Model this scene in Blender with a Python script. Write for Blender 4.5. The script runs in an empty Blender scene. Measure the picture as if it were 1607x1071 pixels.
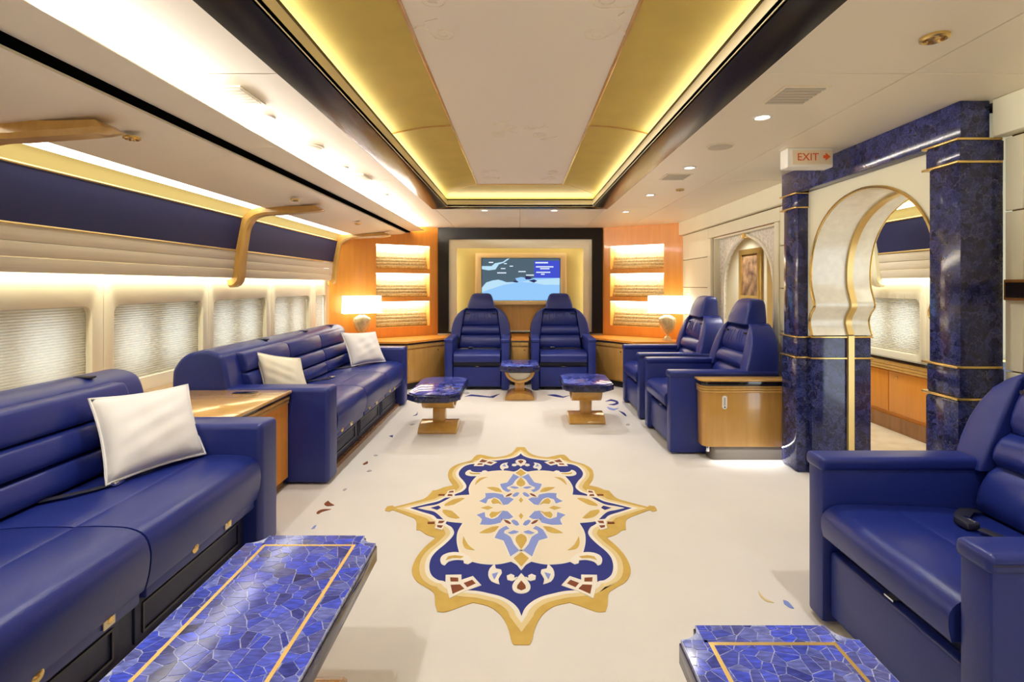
import bpy, bmesh, math, random
from mathutils import Vector, Matrix
from mathutils.geometry import tessellate_polygon
random.seed(7)
SC = bpy.context.scene
COL = SC.collection
R = math.radians
H = 1.3                      # eye height; heights below are often given as Z relative to it

# ------------------------------------------------------------------ camera
cam_d = bpy.data.cameras.new('camera')
cam = bpy.data.objects.new('camera', cam_d)
COL.objects.link(cam)
cam.location = (0, 0, H)
cam.rotation_euler = (R(90), 0, 0)
cam_d.sensor_width = 36
cam_d.lens = 36 * 800 / 1607
cam_d.shift_x = -12.5 / 1607
cam_d.shift_y = -87.5 / 1607
cam_d.clip_start = 0.02
SC.camera = cam

# ------------------------------------------------------------------ world, exposure
w = bpy.data.worlds.new('daylight')
SC.world = w
w.use_nodes = True
w.node_tree.nodes['Background'].inputs[0].default_value = (0.85, 0.93, 1.0, 1)
w.node_tree.nodes['Background'].inputs[1].default_value = 2.2
vs = SC.view_settings
vs.view_transform = 'Standard'
vs.look = 'None'
vs.gamma = 1
vs.use_curve_mapping = False
vs.exposure = 0.78
SC.cycles.max_bounces = 10
SC.cycles.diffuse_bounces = 6
SC.cycles.glossy_bounces = 4
SC.cycles.sample_clamp_indirect = 6
SC.cycles.caustics_reflective = False
SC.cycles.caustics_refractive = False

WARM = (1.0, 0.84, 0.60)
WHITE = (1.0, 0.975, 0.94)
# light strengths
L_TROUGH = 84; L_TRAY = 4.6; L_VAL = 1.6; L_DOWN = 5.0; L_NICHE = 1.7; L_TV = 0.7

def area(name, loc, direction, sx, sy, power, color=WARM, parent=None):
    d = bpy.data.lights.new(name, 'AREA')
    d.shape = 'RECTANGLE'
    d.size = sx
    d.size_y = sy
    d.energy = power
    d.color = color
    o = bpy.data.objects.new(name, d)
    COL.objects.link(o)
    z = -Vector(direction).normalized()
    # the strip's long side is always local x; aim it along the given long axis
    o.location = loc
    return o, z
def strip(name, a, b, direction, width, power, color=WARM):
    """LED strip lamp from a to b, width wide, shining along direction."""
    a = Vector(a); b = Vector(b)
    o, z = area(name, (a + b) / 2, direction, (b - a).length, width, power, color)
    x = (b - a).normalized()
    z = (z - x * z.dot(x)).normalized()
    y = z.cross(x)
    m = Matrix((x, y, z)).transposed().to_4x4()
    m.translation = (a + b) / 2
    o.matrix_world = m
    return o

# ------------------------------------------------------------------ built-in strip lamps of the cabin
strip('trough_led', (-1.43, -1.5, H + 0.776), (-1.43, 6.95, H + 0.776), (0.8, 0, 1), 0.03, L_TROUGH, WHITE)
for sx in (-1, 1):
    strip('tray_led', (sx * 0.785, -0.9, H + 0.858), (sx * 0.785, 5.2, H + 0.858), (-sx * 1.1, 0, 1), 0.04, L_TRAY, WHITE)
strip('tray_led', (-0.75, 5.225, H + 0.858), (0.75, 5.225, H + 0.858), (0, -1.1, 1), 0.04, L_TRAY * 0.28, WHITE)
strip('valance_led', (-2.412, -1.5, H + 0.10), (-2.412, 6.35, H + 0.10), (-0.5, 0, -1), 0.02, L_VAL * 8, (1, 0.96, 0.68))
strip('valance_led', (3.362, 2.2, H + 0.10), (3.362, 5.4, H + 0.10), (0.5, 0, -1), 0.02, L_VAL * 3.4, (1, 0.96, 0.68))
for sx in (-1, 1):
    strip('recess_led', (sx * 0.95, 7.29, H - 0.62), (sx * 0.95, 7.29, H + 0.50), (-sx, 0.3, 0), 0.02, L_TV, (1, 0.95, 0.80))
strip('recess_led', (-0.85, 7.29, H + 0.58), (0.85, 7.29, H + 0.58), (0, 0.3, -1), 0.02, L_TV, (1, 0.95, 0.80))

# ------------------------------------------------------------------ materials
MATS = {}
def mat(name, col, rough=0.5, metal=0.0, coat=0.0, var=0.0, vscale=8.0, bump=0.0, bscale=60.0, stretch=(1, 1, 1), col2=None, emit=None, estr=0.0, spec=0.5, sheen=0.0):
    m = bpy.data.materials.new(name)
    m.use_nodes = True
    nt = m.node_tree
    b = nt.nodes['Principled BSDF']
    b.inputs['Base Color'].default_value = (*col, 1)
    b.inputs['Roughness'].default_value = rough
    b.inputs['Metallic'].default_value = metal
    b.inputs['Coat Weight'].default_value = coat
    b.inputs['Coat Roughness'].default_value = 0.06
    b.inputs['Specular IOR Level'].default_value = spec
    b.inputs['Sheen Weight'].default_value = sheen
    if emit:
        b.inputs['Emission Color'].default_value = (*emit, 1)
        b.inputs['Emission Strength'].default_value = estr
    if var or col2 or bump:
        tc = nt.nodes.new('ShaderNodeTexCoord')
        mp = nt.nodes.new('ShaderNodeMapping')
        mp.inputs['Scale'].default_value = stretch
        nt.links.new(tc.outputs['Object'], mp.inputs['Vector'])
    if var or col2:
        n = nt.nodes.new('ShaderNodeTexNoise')
        n.inputs['Scale'].default_value = vscale
        n.inputs['Detail'].default_value = 6
        nt.links.new(mp.outputs[0], n.inputs['Vector'])
        r = nt.nodes.new('ShaderNodeValToRGB')
        c2 = col2 or tuple(c * (1 - var) for c in col)
        r.color_ramp.elements[0].position = 0.32
        r.color_ramp.elements[1].position = 0.68
        r.color_ramp.elements[0].color = (*c2, 1)
        r.color_ramp.elements[1].color = (*col, 1)
        nt.links.new(n.outputs['Fac'], r.inputs[0])
        nt.links.new(r.outputs[0], b.inputs['Base Color'])
    if bump:
        n2 = nt.nodes.new('ShaderNodeTexNoise')
        n2.inputs['Scale'].default_value = bscale
        n2.inputs['Detail'].default_value = 4
        nt.links.new(mp.outputs[0], n2.inputs['Vector'])
        bp = nt.nodes.new('ShaderNodeBump')
        bp.inputs['Strength'].default_value = bump
        bp.inputs['Distance'].default_value = 0.004
        nt.links.new(n2.outputs['Fac'], bp.inputs['Height'])
        nt.links.new(bp.outputs[0], b.inputs['Normal'])
    MATS[name] = m
    return m

def lapis(name, scale, dark, mid, light, vein, rough=0.1, veinw=0.035, veinamt=0.8, cellw=0.55):
    m = bpy.data.materials.new(name)
    m.use_nodes = True
    nt = m.node_tree
    N, L = nt.nodes.new, nt.links.new
    b = nt.nodes['Principled BSDF']
    b.inputs['Roughness'].default_value = rough
    tc = N('ShaderNodeTexCoord')
    ns = N('ShaderNodeTexNoise'); ns.inputs['Scale'].default_value = scale * 0.7; ns.inputs['Detail'].default_value = 3
    L(tc.outputs['Object'], ns.inputs['Vector'])
    mx = N('ShaderNodeMix'); mx.data_type = 'VECTOR'; mx.inputs[0].default_value = 0.05
    L(tc.outputs['Object'], mx.inputs[4]); L(ns.outputs['Color'], mx.inputs[5])
    v1 = N('ShaderNodeTexVoronoi'); v1.inputs['Scale'].default_value = scale
    v2 = N('ShaderNodeTexVoronoi'); v2.feature = 'DISTANCE_TO_EDGE'; v2.inputs['Scale'].default_value = scale
    L(mx.outputs[1], v1.inputs['Vector']); L(mx.outputs[1], v2.inputs['Vector'])
    sep = N('ShaderNodeSeparateColor'); L(v1.outputs['Color'], sep.inputs[0])
    n2 = N('ShaderNodeTexNoise'); n2.inputs['Scale'].default_value = scale * 3.2; n2.inputs['Detail'].default_value = 6
    L(tc.outputs['Object'], n2.inputs['Vector'])
    add = N('ShaderNodeMath'); add.operation = 'ADD'
    mul = N('ShaderNodeMath'); mul.operation = 'MULTIPLY'; mul.inputs[1].default_value = cellw
    L(sep.outputs[0], mul.inputs[0]); L(mul.outputs[0], add.inputs[0])
    m3 = N('ShaderNodeMath'); m3.operation = 'MULTIPLY'; m3.inputs[1].default_value = 1.05 - cellw
    L(n2.outputs['Fac'], m3.inputs[0]); L(m3.outputs[0], add.inputs[1])
    r = N('ShaderNodeValToRGB')
    r.color_ramp.elements[0].color = (*dark, 1); r.color_ramp.elements[0].position = 0.25
    r.color_ramp.elements[1].color = (*light, 1); r.color_ramp.elements[1].position = 0.85
    e = r.color_ramp.elements.new(0.5); e.color = (*mid, 1)
    L(add.outputs[0], r.inputs[0])
    vr = N('ShaderNodeMapRange'); vr.inputs[1].default_value = 0.0; vr.inputs[2].default_value = veinw
    vr.inputs[3].default_value = veinamt; vr.inputs[4].default_value = 0.0
    L(v2.outputs['Distance'], vr.inputs[0])
    # veins fade in and out
    n4 = N('ShaderNodeTexNoise'); n4.inputs['Scale'].default_value = scale * 0.45
    L(tc.outputs['Object'], n4.inputs['Vector'])
    m5 = N('ShaderNodeMapRange'); m5.inputs[1].default_value = 0.38; m5.inputs[2].default_value = 0.66
    L(n4.outputs['Fac'], m5.inputs[0])
    m6 = N('ShaderNodeMath'); m6.operation = 'MULTIPLY'
    L(vr.outputs[0], m6.inputs[0]); L(m5.outputs[0], m6.inputs[1])
    mc = N('ShaderNodeMix'); mc.data_type = 'RGBA'
    L(m6.outputs[0], mc.inputs[0]); L(r.outputs[0], mc.inputs[6]); mc.inputs[7].default_value = (*vein, 1)
    L(mc.outputs[2], b.inputs['Base Color'])
    MATS[name] = m
    return m

def piece_mat(name, cols, rough=0.1):
    """Stone chips: each object takes its own shade."""
    m = bpy.data.materials.new(name)
    m.use_nodes = True
    nt = m.node_tree
    N, L = nt.nodes.new, nt.links.new
    b = nt.nodes['Principled BSDF']
    b.inputs['Roughness'].default_value = rough
    oi = N('ShaderNodeObjectInfo')
    r = N('ShaderNodeValToRGB')
    r.color_ramp.elements[0].color = (*cols[0], 1)
    r.color_ramp.elements[1].color = (*cols[-1], 1)
    for i, c in enumerate(cols[1:-1]):
        e = r.color_ramp.elements.new((i + 1) / (len(cols) - 1)); e.color = (*c, 1)
    L(oi.outputs['Random'], r.inputs[0])
    tc = N('ShaderNodeTexCoord')
    mp = N('ShaderNodeMapping'); mp.inputs['Scale'].default_value = (0.6, 3.0, 1)
    L(tc.outputs['Object'], mp.inputs[0])
    rm = N('ShaderNodeMath'); rm.operation = 'MULTIPLY'; rm.inputs[1].default_value = 40
    L(oi.outputs['Random'], rm.inputs[0])
    cx_ = N('ShaderNodeCombineXYZ'); L(rm.outputs[0], cx_.inputs[2]); L(cx_.outputs[0], mp.inputs['Rotation'])
    n = N('ShaderNodeTexNoise'); n.inputs['Scale'].default_value = 38; n.inputs['Detail'].default_value = 7
    L(mp.outputs[0], n.inputs['Vector'])
    rr = N('ShaderNodeValToRGB')
    rr.color_ramp.elements[0].position = 0.3; rr.color_ramp.elements[0].color = (0.45, 0.45, 0.45, 1)
    rr.color_ramp.elements[1].position = 0.75; rr.color_ramp.elements[1].color = (1.5, 1.5, 1.4, 1)
    L(n.outputs['Fac'], rr.inputs[0])
    mc = N('ShaderNodeMix'); mc.data_type = 'RGBA'; mc.blend_type = 'MULTIPLY'; mc.inputs[0].default_value = 1
    L(r.outputs[0], mc.inputs[6]); L(rr.outputs[0], mc.inputs[7])
    L(mc.outputs[2], b.inputs['Base Color'])
    MATS[name] = m
    return m

mat('leather', (0.0135, 0.0265, 0.205), 0.34, bump=0.12, bscale=260, var=0.10, vscale=5, spec=0.45)
mat('leather_dark', (0.008, 0.011, 0.05), 0.45, bump=0.12, bscale=260)
mat('ceiling_cream', (0.91, 0.825, 0.645), 0.42)
mat('wall_cream', (0.84, 0.79, 0.58), 0.45, var=0.04, vscale=3)
mat('window_cream', (0.84, 0.78, 0.62), 0.42)
mat('valance_cloth', (0.74, 0.66, 0.52), 0.7, var=0.10, vscale=30, stretch=(1, 0.05, 6))
mat('blue_cloth', (0.008, 0.012, 0.08), 0.6, bump=0.1, bscale=300)
mat('ceiling_relief', (0.92, 0.835, 0.68), 0.5)
mat('gold_leaf', (0.66, 0.49, 0.09), 0.5, metal=0.15, var=0.10, vscale=6)
mat('gold', (0.78, 0.55, 0.20), 0.25, metal=0.9)
mat('gold_satin', (0.72, 0.52, 0.20), 0.35, metal=0.6)
mat('gold_satin_pale', (0.90, 0.78, 0.50), 0.4)
mat('cove_gold', (0.44, 0.35, 0.12), 0.6)
mat('slot_black', (0.003, 0.003, 0.003), 0.9, spec=0.0)
mat('gold_back', (0.58, 0.44, 0.14), 0.5)
mat('sign_cream', (0.78, 0.66, 0.46), 0.5)
mat('gold_frame', (0.95, 0.72, 0.36), 0.3, metal=0.2)
mat('black_trim', (0.012, 0.010, 0.012), 0.3)
mat('wood_top', (0.70, 0.43, 0.15), 0.16, coat=0.7, col2=(0.62, 0.35, 0.10), vscale=5, stretch=(1, 6, 1))
mat('black_gloss', (0.012, 0.010, 0.010), 0.10, coat=0.5)
mat('bronze_gloss', (0.012, 0.009, 0.008), 0.24, spec=0.25)
mat('chrome', (0.75, 0.75, 0.78), 0.15, metal=1.0)
mat('wood_orange', (0.80, 0.33, 0.045), 0.32, coat=0.15, col2=(0.74, 0.29, 0.037), vscale=4, stretch=(6, 6, 0.5))
mat('wood_honey', (0.62, 0.35, 0.09), 0.2, coat=0.6, col2=(0.55, 0.29, 0.065), vscale=4, stretch=(6, 6, 0.6))
mat('wood_honey_dark', (0.30, 0.13, 0.035), 0.25, coat=0.4, col2=(0.22, 0.09, 0.02), vscale=5, stretch=(6, 6, 0.6))
mat('wood_gold', (0.64, 0.38, 0.10), 0.28, coat=0.4, col2=(0.56, 0.31, 0.07), vscale=6, stretch=(4, 4, 1))
mat('carpet', (0.76, 0.725, 0.685), 0.95, bump=0.5, bscale=420, var=0.05, vscale=2.5, sheen=0.2)
mat('corridor_floor', (0.72, 0.64, 0.50), 0.35, col2=(0.55, 0.46, 0.32), vscale=6)
mat('rug_gold', (0.62, 0.42, 0.10), 0.95, bump=0.5, bscale=420, col2=(0.55, 0.36, 0.08), vscale=14)
mat('rug_pale', (0.72, 0.58, 0.30), 0.95, bump=0.5, bscale=420)
mat('rug_cream', (0.80, 0.71, 0.56), 0.95, bump=0.5, bscale=420)
mat('rug_white', (0.82, 0.77, 0.68), 0.95, bump=0.5, bscale=420)
mat('rug_blue', (0.020, 0.030, 0.22), 0.95, bump=0.5, bscale=420)
mat('rug_sky', (0.23, 0.30, 0.68), 0.95, bump=0.5, bscale=420)
mat('rug_rust', (0.21, 0.055, 0.018), 0.95, bump=0.5, bscale=420)
mat('rug_grey', (0.45, 0.42, 0.45), 0.95)
mat('pillow_white', (0.84, 0.82, 0.80), 0.8, bump=0.25, bscale=18, sheen=0.3)
mat('pillow_cream', (0.80, 0.74, 0.60), 0.8, bump=0.25, bscale=18, sheen=0.3)
mat('pearl', (0.92, 0.87, 0.73), 0.22, coat=0.5, var=0.10, vscale=22, bump=0.35, bscale=26)
mat('mosaic_pearl', (0.92, 0.89, 0.80), 0.25, col2=(0.58, 0.53, 0.44), vscale=34, bump=0.4, bscale=40)
mat('relief_gold', (0.60, 0.48, 0.26), 0.45, metal=0.2, col2=(0.38, 0.28, 0.12), vscale=45, bump=0.6, bscale=70)
mat('white_plastic', (0.85, 0.82, 0.74), 0.4)
mat('plinth_grey', (0.16, 0.14, 0.12), 0.5)
mat('vent_grey', (0.62, 0.56, 0.44), 0.6)
mat('sign_red', (0.42, 0.06, 0.01), 0.5, emit=(0.6, 0.08, 0.01), estr=0.15)
mat('screen_black', (0.008, 0.006, 0.006), 0.12)
mat('belt', (0.012, 0.012, 0.03), 0.6)
mat('picture_brown', (0.42, 0.25, 0.12), 0.5, col2=(0.08, 0.04, 0.025), vscale=9)
mat('glass_urn', (0.80, 0.60, 0.30), 0.08, spec=0.8, coat=0.6, var=0.35, vscale=18, stretch=(3, 3, 0.5))
def emitter(name, col, s):
    m = bpy.data.materials.new(name)
    m.use_nodes = True
    nt = m.node_tree
    nt.nodes.remove(nt.nodes['Principled BSDF'])
    e = nt.nodes.new('ShaderNodeEmission')
    e.inputs[0].default_value = (*col, 1); e.inputs[1].default_value = s
    nt.links.new(e.outputs[0], nt.nodes['Material Output'].inputs[0])
    MATS[name] = m
emitter('led_cove', (1, 0.93, 0.76), 3.2)
emitter('led_lens', (1, 0.93, 0.80), 9.0)
emitter('lamp_shade', (1, 0.93, 0.78), 2.6)
emitter('scr_sea', (0.30, 0.58, 0.95), 0.60)
emitter('scr_sea_pale', (0.50, 0.75, 0.92), 0.60)
emitter('scr_land', (0.085, 0.13, 0.17), 0.60)
emitter('scr_land_dark', (0.03, 0.03, 0.12), 0.60)
emitter('scr_panel', (0.06, 0.085, 0.62), 0.60)
emitter('scr_text', (0.75, 0.85, 0.95), 0.60)
lapis('lapis_top', 24, (0.012, 0.016, 0.10), (0.045, 0.06, 0.42), (0.13, 0.17, 0.60), (0.50, 0.52, 0.62), 0.09)
lapis('lapis_matrix', 60, (0.16, 0.20, 0.50), (0.28, 0.33, 0.66), (0.50, 0.54, 0.75), (0.6, 0.62, 0.7), 0.12)
lapis('lapis_column', 34, (0.006, 0.007, 0.022), (0.014, 0.018, 0.085), (0.06, 0.075, 0.27), (0.28, 0.28, 0.34), 0.12, 0.03, 0.45, 0.28)
lapis('lapis_edge', 22, (0.006, 0.007, 0.03), (0.012, 0.014, 0.07), (0.025, 0.03, 0.14), (0.12, 0.12, 0.2), 0.12)
piece_mat('lapis_chip', [(0.035, 0.04, 0.17), (0.05, 0.085, 0.72), (0.09, 0.13, 0.80), (0.04, 0.055, 0.34), (0.17, 0.21, 0.66), (0.05, 0.075, 0.50), (0.06, 0.10, 0.80), (0.10, 0.11, 0.32), (0.07, 0.10, 0.68)])
# pleated shade: lets some daylight through
m = bpy.data.materials.new('shade_cloth'); m.use_nodes = True
nt = m.node_tree; b = nt.nodes['Principled BSDF']
b.inputs['Base Color'].default_value = (0.72, 0.66, 0.53, 1); b.inputs['Roughness'].default_value = 0.7
tr = nt.nodes.new('ShaderNodeBsdfTranslucent'); tr.inputs[0].default_value = (0.85, 0.85, 0.80, 1)
mxs = nt.nodes.new('ShaderNodeMixShader'); mxs.inputs[0].default_value = 0.28
nt.links.new(b.outputs[0], mxs.inputs[1]); nt.links.new(tr.outputs[0], mxs.inputs[2])
nt.links.new(mxs.outputs[0], nt.nodes['Material Output'].inputs[0])
MATS['shade_cloth'] = m

# ------------------------------------------------------------------ mesh helpers
OFF = {}          # world offset of each object's local frame (for unrotated things)
def link(name, data, parent=None):
    o = bpy.data.objects.new(name, data)
    COL.objects.link(o)
    if parent is not None:
        o.parent = parent
        OFF[o.name] = OFF.get(parent.name, Vector((0, 0, 0)))
    else:
        OFF[o.name] = Vector((0, 0, 0))
    return o
def tag(o, label=None, cat=None, group=None, kind=None):
    if label: o['label'] = label
    if cat: o['category'] = cat
    if group: o['group'] = group
    if kind: o['kind'] = kind
    return o
def thing(name, loc, label, cat, group=None, rz=0.0):
    o = bpy.data.objects.new(name, None)
    COL.objects.link(o)
    o.empty_display_size = 0.1
    o.location = loc
    o.rotation_euler = (0, 0, rz)
    OFF[o.name] = Vector(loc)
    return tag(o, label, cat, group)
def struct(o):
    o['kind'] = 'structure'
    return o
def dup(o, parent=None, loc=None, rz=None):
    c = o.copy(); COL.objects.link(c); c.parent = parent
    if loc is not None: c.location = loc
    if rz is not None: c.rotation_euler = (0, 0, rz)
    for ch in o.children: dup(ch, c)
    return c

def smooth_loop(pts, sub=4, closed=True, corner=48):
    """Catmull-Rom through pts; sharp turns stay sharp."""
    P = [Vector(p) for p in pts]; n = len(P); out = []
    sharp = []
    for i in range(n):
        a, b_, c = P[i - 1], P[i], P[(i + 1) % n]
        u, v = b_ - a, c - b_
        if not closed and i in (0, n - 1): sharp.append(True)
        else: sharp.append(u.length < 1e-9 or v.length < 1e-9 or u.angle(v) > R(corner))
    for i in range(n if closed else n - 1):
        j = (i + 1) % n
        p1, p2 = P[i], P[j]
        p0 = p1 + (p1 - p2) * 0.3 if sharp[i] else P[i - 1]
        p3 = p2 + (p2 - p1) * 0.3 if sharp[j] else P[(j + 1) % n]
        for k in range(sub):
            t = k / sub
            out.append(0.5 * ((2 * p1) + (p2 - p0) * t + (2 * p0 - 5 * p1 + 4 * p2 - p3) * t * t + (3 * p1 - p0 - 3 * p2 + p3) * t ** 3))
    if not closed: out.append(P[-1])
    return out
def rrect(x0, x1, y0, y1, r, n=5):
    pts = []
    for cx, cy, a0 in ((x1 - r, y0 + r, -90), (x1 - r, y1 - r, 0), (x0 + r, y1 - r, 90), (x0 + r, y0 + r, 180)):
        for k in range(n + 1):
            a = R(a0 + 90 * k / n)
            pts.append((cx + r * math.cos(a), cy + r * math.sin(a)))
    return pts

class MB:
    def __init__(s): s.v = []; s.f = []
    def add(s, verts, faces):
        o = len(s.v)
        s.v += [tuple(v) for v in verts]
        s.f += [tuple(i + o for i in f) for f in faces]
        return s
    def box(s, x0, x1, y0, y1, z0, z1):
        x0, x1 = sorted((x0, x1)); y0, y1 = sorted((y0, y1)); z0, z1 = sorted((z0, z1))
        return s.add([(x, y, z) for z in (z0, z1) for y in (y0, y1) for x in (x0, x1)],
                     [(0, 2, 3, 1), (4, 5, 7, 6), (0, 1, 5, 4), (2, 6, 7, 3), (0, 4, 6, 2), (1, 3, 7, 5)])
    def prism(s, poly, axis, a0, a1, holes=()):
        f3 = {'x': lambda p, a: (a, p[0], p[1]), 'y': lambda p, a: (p[0], a, p[1]), 'z': lambda p, a: (p[0], p[1], a)}[axis]
        loops = [[(q[0], q[1]) for q in poly]] + [[(q[0], q[1]) for q in h] for h in holes]
        flat = [q for l in loops for q in l]
        n = len(flat)
        verts = [f3(q, a0) for q in flat] + [f3(q, a1) for q in flat]
        faces = []
        if holes:
            tris = tessellate_polygon([[Vector((q[0], q[1], 0)) for q in l] for l in loops])
            faces += [tuple(t) for t in tris] + [tuple(i + n for i in reversed(t)) for t in tris]
        else:
            faces += [tuple(range(n)), tuple(range(2 * n - 1, n - 1, -1))]
        o = 0
        for l in loops:
            k = len(l)
            for i in range(k):
                j = (i + 1) % k
                faces.append((o + i, o + j, o + j + n, o + i + n))
            o += k
        return s.add(verts, faces)
    def loft(s, rings, cap=True, closed=False):
        n = len(rings[0]); verts = [p for r in rings for p in r]; faces = []
        m = len(rings)
        for i in range(m if closed else m - 1):
            a, b = i * n, ((i + 1) % m) * n
            for k in range(n):
                l = (k + 1) % n
                faces.append((a + k, a + l, b + l, b + k))
        if cap and not closed:
            faces += [tuple(range(n - 1, -1, -1)), tuple(range((m - 1) * n, m * n))]
        return s.add(verts, faces)
    def tube(s, path, r, n=8, closed=False, flat=1.0):
        P = [Vector(p) for p in path]; rings = []
        up = None
        for i, p in enumerate(P):
            if closed: t = P[(i + 1) % len(P)] - P[i - 1]
            else: t = P[min(i + 1, len(P) - 1)] - P[max(i - 1, 0)]
            t.normalize()
            if up is None:
                up = Vector((0, 0, 1)) if abs(t.z) < 0.9 else Vector((1, 0, 0))
            side = t.cross(up)
            if side.length < 1e-6: side = t.orthogonal()
            side.normalize(); up = side.cross(t).normalized()
            rr = r[i] if isinstance(r, (list, tuple)) else r
            rings.append([p + side * rr * math.cos(2 * math.pi * k / n) + up * rr * flat * math.sin(2 * math.pi * k / n) for k in range(n)])
        return s.loft(rings, closed=closed)
    def lathe(s, prof, n=24, c=(0, 0, 0), sx=1.0, sy=1.0):
        return s.loft([[(c[0] + sx * r * math.cos(2 * math.pi * k / n), c[1] + sy * r * math.sin(2 * math.pi * k / n), c[2] + z) for k in range(n)] for r, z in prof])
    def xf(s, fn):
        s.v = [tuple(fn(Vector(v))) for v in s.v]
        return s
    def mesh(s, name, bevel=0.0, seg=2, angle=40, smooth=True, off=None):
        bm = bmesh.new()
        off = off or Vector((0, 0, 0))
        vs = [bm.verts.new(Vector(v) - off) for v in s.v]
        for f in s.f:
            try: bm.faces.new([vs[i] for i in f])
            except ValueError: pass
        bmesh.ops.recalc_face_normals(bm, faces=bm.faces)
        if bevel:
            bmesh.ops.remove_doubles(bm, verts=bm.verts, dist=1e-5)
            es = [e for e in bm.edges if len(e.link_faces) == 2 and e.calc_face_angle(0) > R(angle)]
            bmesh.ops.bevel(bm, geom=es, offset=bevel, offset_type='OFFSET', segments=seg, profile=0.5, affect='EDGES', clamp_overlap=True)
        me = bpy.data.meshes.new(name)
        bm.to_mesh(me); bm.free()
        if smooth:
            me.shade_smooth()
            me.set_sharp_from_angle(angle=R(38))
        return me
    def build(s, name, material, parent=None, bevel=0.0, seg=2, angle=40, smooth=True, label=None, local=False):
        off = Vector((0, 0, 0)) if (parent is None or local) else OFF.get(parent.name, Vector((0, 0, 0)))
        me = s.mesh(name, bevel, seg, angle, smooth, off)
        me.materials.append(MATS[material])
        o = link(name, me, parent)
        if label: o['label'] = label
        return o
def B(*a): return MB().box(*a)
def text_mesh(txt, size, name, material, parent, mtx, extrude=0.001):
    c = bpy.data.curves.new(name, 'FONT'); c.body = txt; c.size = size; c.extrude = extrude
    t = bpy.data.objects.new(name + '_src', c); COL.objects.link(t)
    bpy.context.view_layer.update()
    me = bpy.data.meshes.new_from_object(t.evaluated_get(bpy.context.evaluated_depsgraph_get()))
    bpy.data.objects.remove(t); bpy.data.curves.remove(c)
    me.transform(mtx)
    if parent is not None: me.transform(Matrix.Translation(-OFF[parent.name]))
    me.materials.clear(); me.materials.append(MATS[material])
    me.name = name
    return link(name, me, parent)

# =================================================================== STRUCTURE
FAR, NEAR = 7.6, -2.0
# ---- floor
floor = struct(B(-2.6, 2.3, NEAR, FAR, -0.05, 0.0).build('floor', 'carpet', smooth=False))
tag(floor, 'cream wall-to-wall carpet of the lounge', 'floor')
cf = B(2.3, 3.7, NEAR, FAR + 0.6, -0.05, 0.0).build('floor', 'corridor_floor', smooth=False)
tag(struct(cf), 'pale stone floor of the side corridor behind the arch', 'floor')

# ---- ceiling: backing plus separate panels with open joints
ceil = MB()
for (x0, x1, y0, y1) in ((-1.9, -0.90, NEAR, FAR), (0.90, 3.7, NEAR, FAR + 0.6), (-0.90, 0.90, 5.34, FAR), (-0.90, 0.90, NEAR, -1.0)):
    ceil.box(x0, x1, y0, y1, H + 0.835, H + 0.87)
ceiling = tag(struct(ceil.build('ceiling', 'black_trim', smooth=False)), 'cream panelled cabin ceiling', 'ceiling')
G = 0.002
def cpanel(x0, x1, y0, y1):
    return B(x0 + G, x1 - G, y0 + G, y1 - G, H + 0.81, H + 0.835).build('ceiling_panel', 'ceiling_cream', ceiling, bevel=0.002, seg=1)
ys = (NEAR, -0.03, 1.95, 3.93, 5.36, FAR)
for a, b_ in zip(ys[:-1], ys[1:]):
    cpanel(-1.85, -0.905, a, b_)
    cpanel(0.905, 1.497, a, b_)
    cpanel(1.497, 2.10, a, b_)
for a, b_ in zip((2.0, 3.93), (3.93, 5.6)):
    cpanel(2.36, 3.6, a, b_)
cpanel(2.12, 3.6, 5.5, FAR + 0.6)
cpanel(2.12, 2.36, 3.73, 5.5)
for a, b_ in ((-0.905, 0.0), (0.0, 0.905)):
    cpanel(a, b_, 5.36, FAR)
cpanel(-0.905, 0.905, NEAR, -1.0)

# ---- recessed ceiling tray
tray = thing('ceiling_tray', (0, 2.2, H + 0.81), 'long recessed ceiling tray with gold cove and dark glossy border', 'ceiling tray')
TY0, TY1 = -1.0, 5.36
for sx in (-1, 1):
    MB().prism([(sx * 0.92, TY0), (sx * 0.92, TY1), (sx * 0.741, TY1 - 0.18), (sx * 0.741, TY0 + 0.18)], 'z', H + 0.800, H + 0.822).build('border_board', 'bronze_gloss', tray, bevel=0.003)
    B(sx * 0.741, sx * 0.753, TY0 + 0.18, TY1 - 0.18, H + 0.80, H + 0.866).build('lip', 'gold_satin_pale', tray)
    B(sx * 0.739, sx * 0.757, TY0 + 0.18, TY1 - 0.18, H + 0.866, H + 0.878).build('lip_edge', 'black_trim', tray)
    B(sx * 0.753, sx * 0.84, TY0 + 0.12, TY1 - 0.12, H + 0.822, H + 0.834).build('light_shelf', 'white_plastic', tray)
for y0, y1, s in ((TY1, TY1 - 0.18, 1), (TY0, TY0 + 0.18, -1)):
    MB().prism([(-0.92, y0), (0.92, y0), (0.741, y1), (-0.741, y1)], 'z', H + 0.800, H + 0.822).build('border_board', 'bronze_gloss', tray, bevel=0.003)
    B(-0.753, 0.753, y1, y1 + s * 0.012, H + 0.80, H + 0.866).build('lip', 'gold_satin_pale', tray)
    B(-0.757, 0.757, y1 - s * 0.002, y1 + s * 0.016, H + 0.866, H + 0.878).build('lip_edge', 'black_trim', tray)
    B(-0.84, 0.84, y1 + s * 0.012, y1 + s * 0.09, H + 0.822, H + 0.834).build('light_shelf', 'white_plastic', tray)
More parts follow.
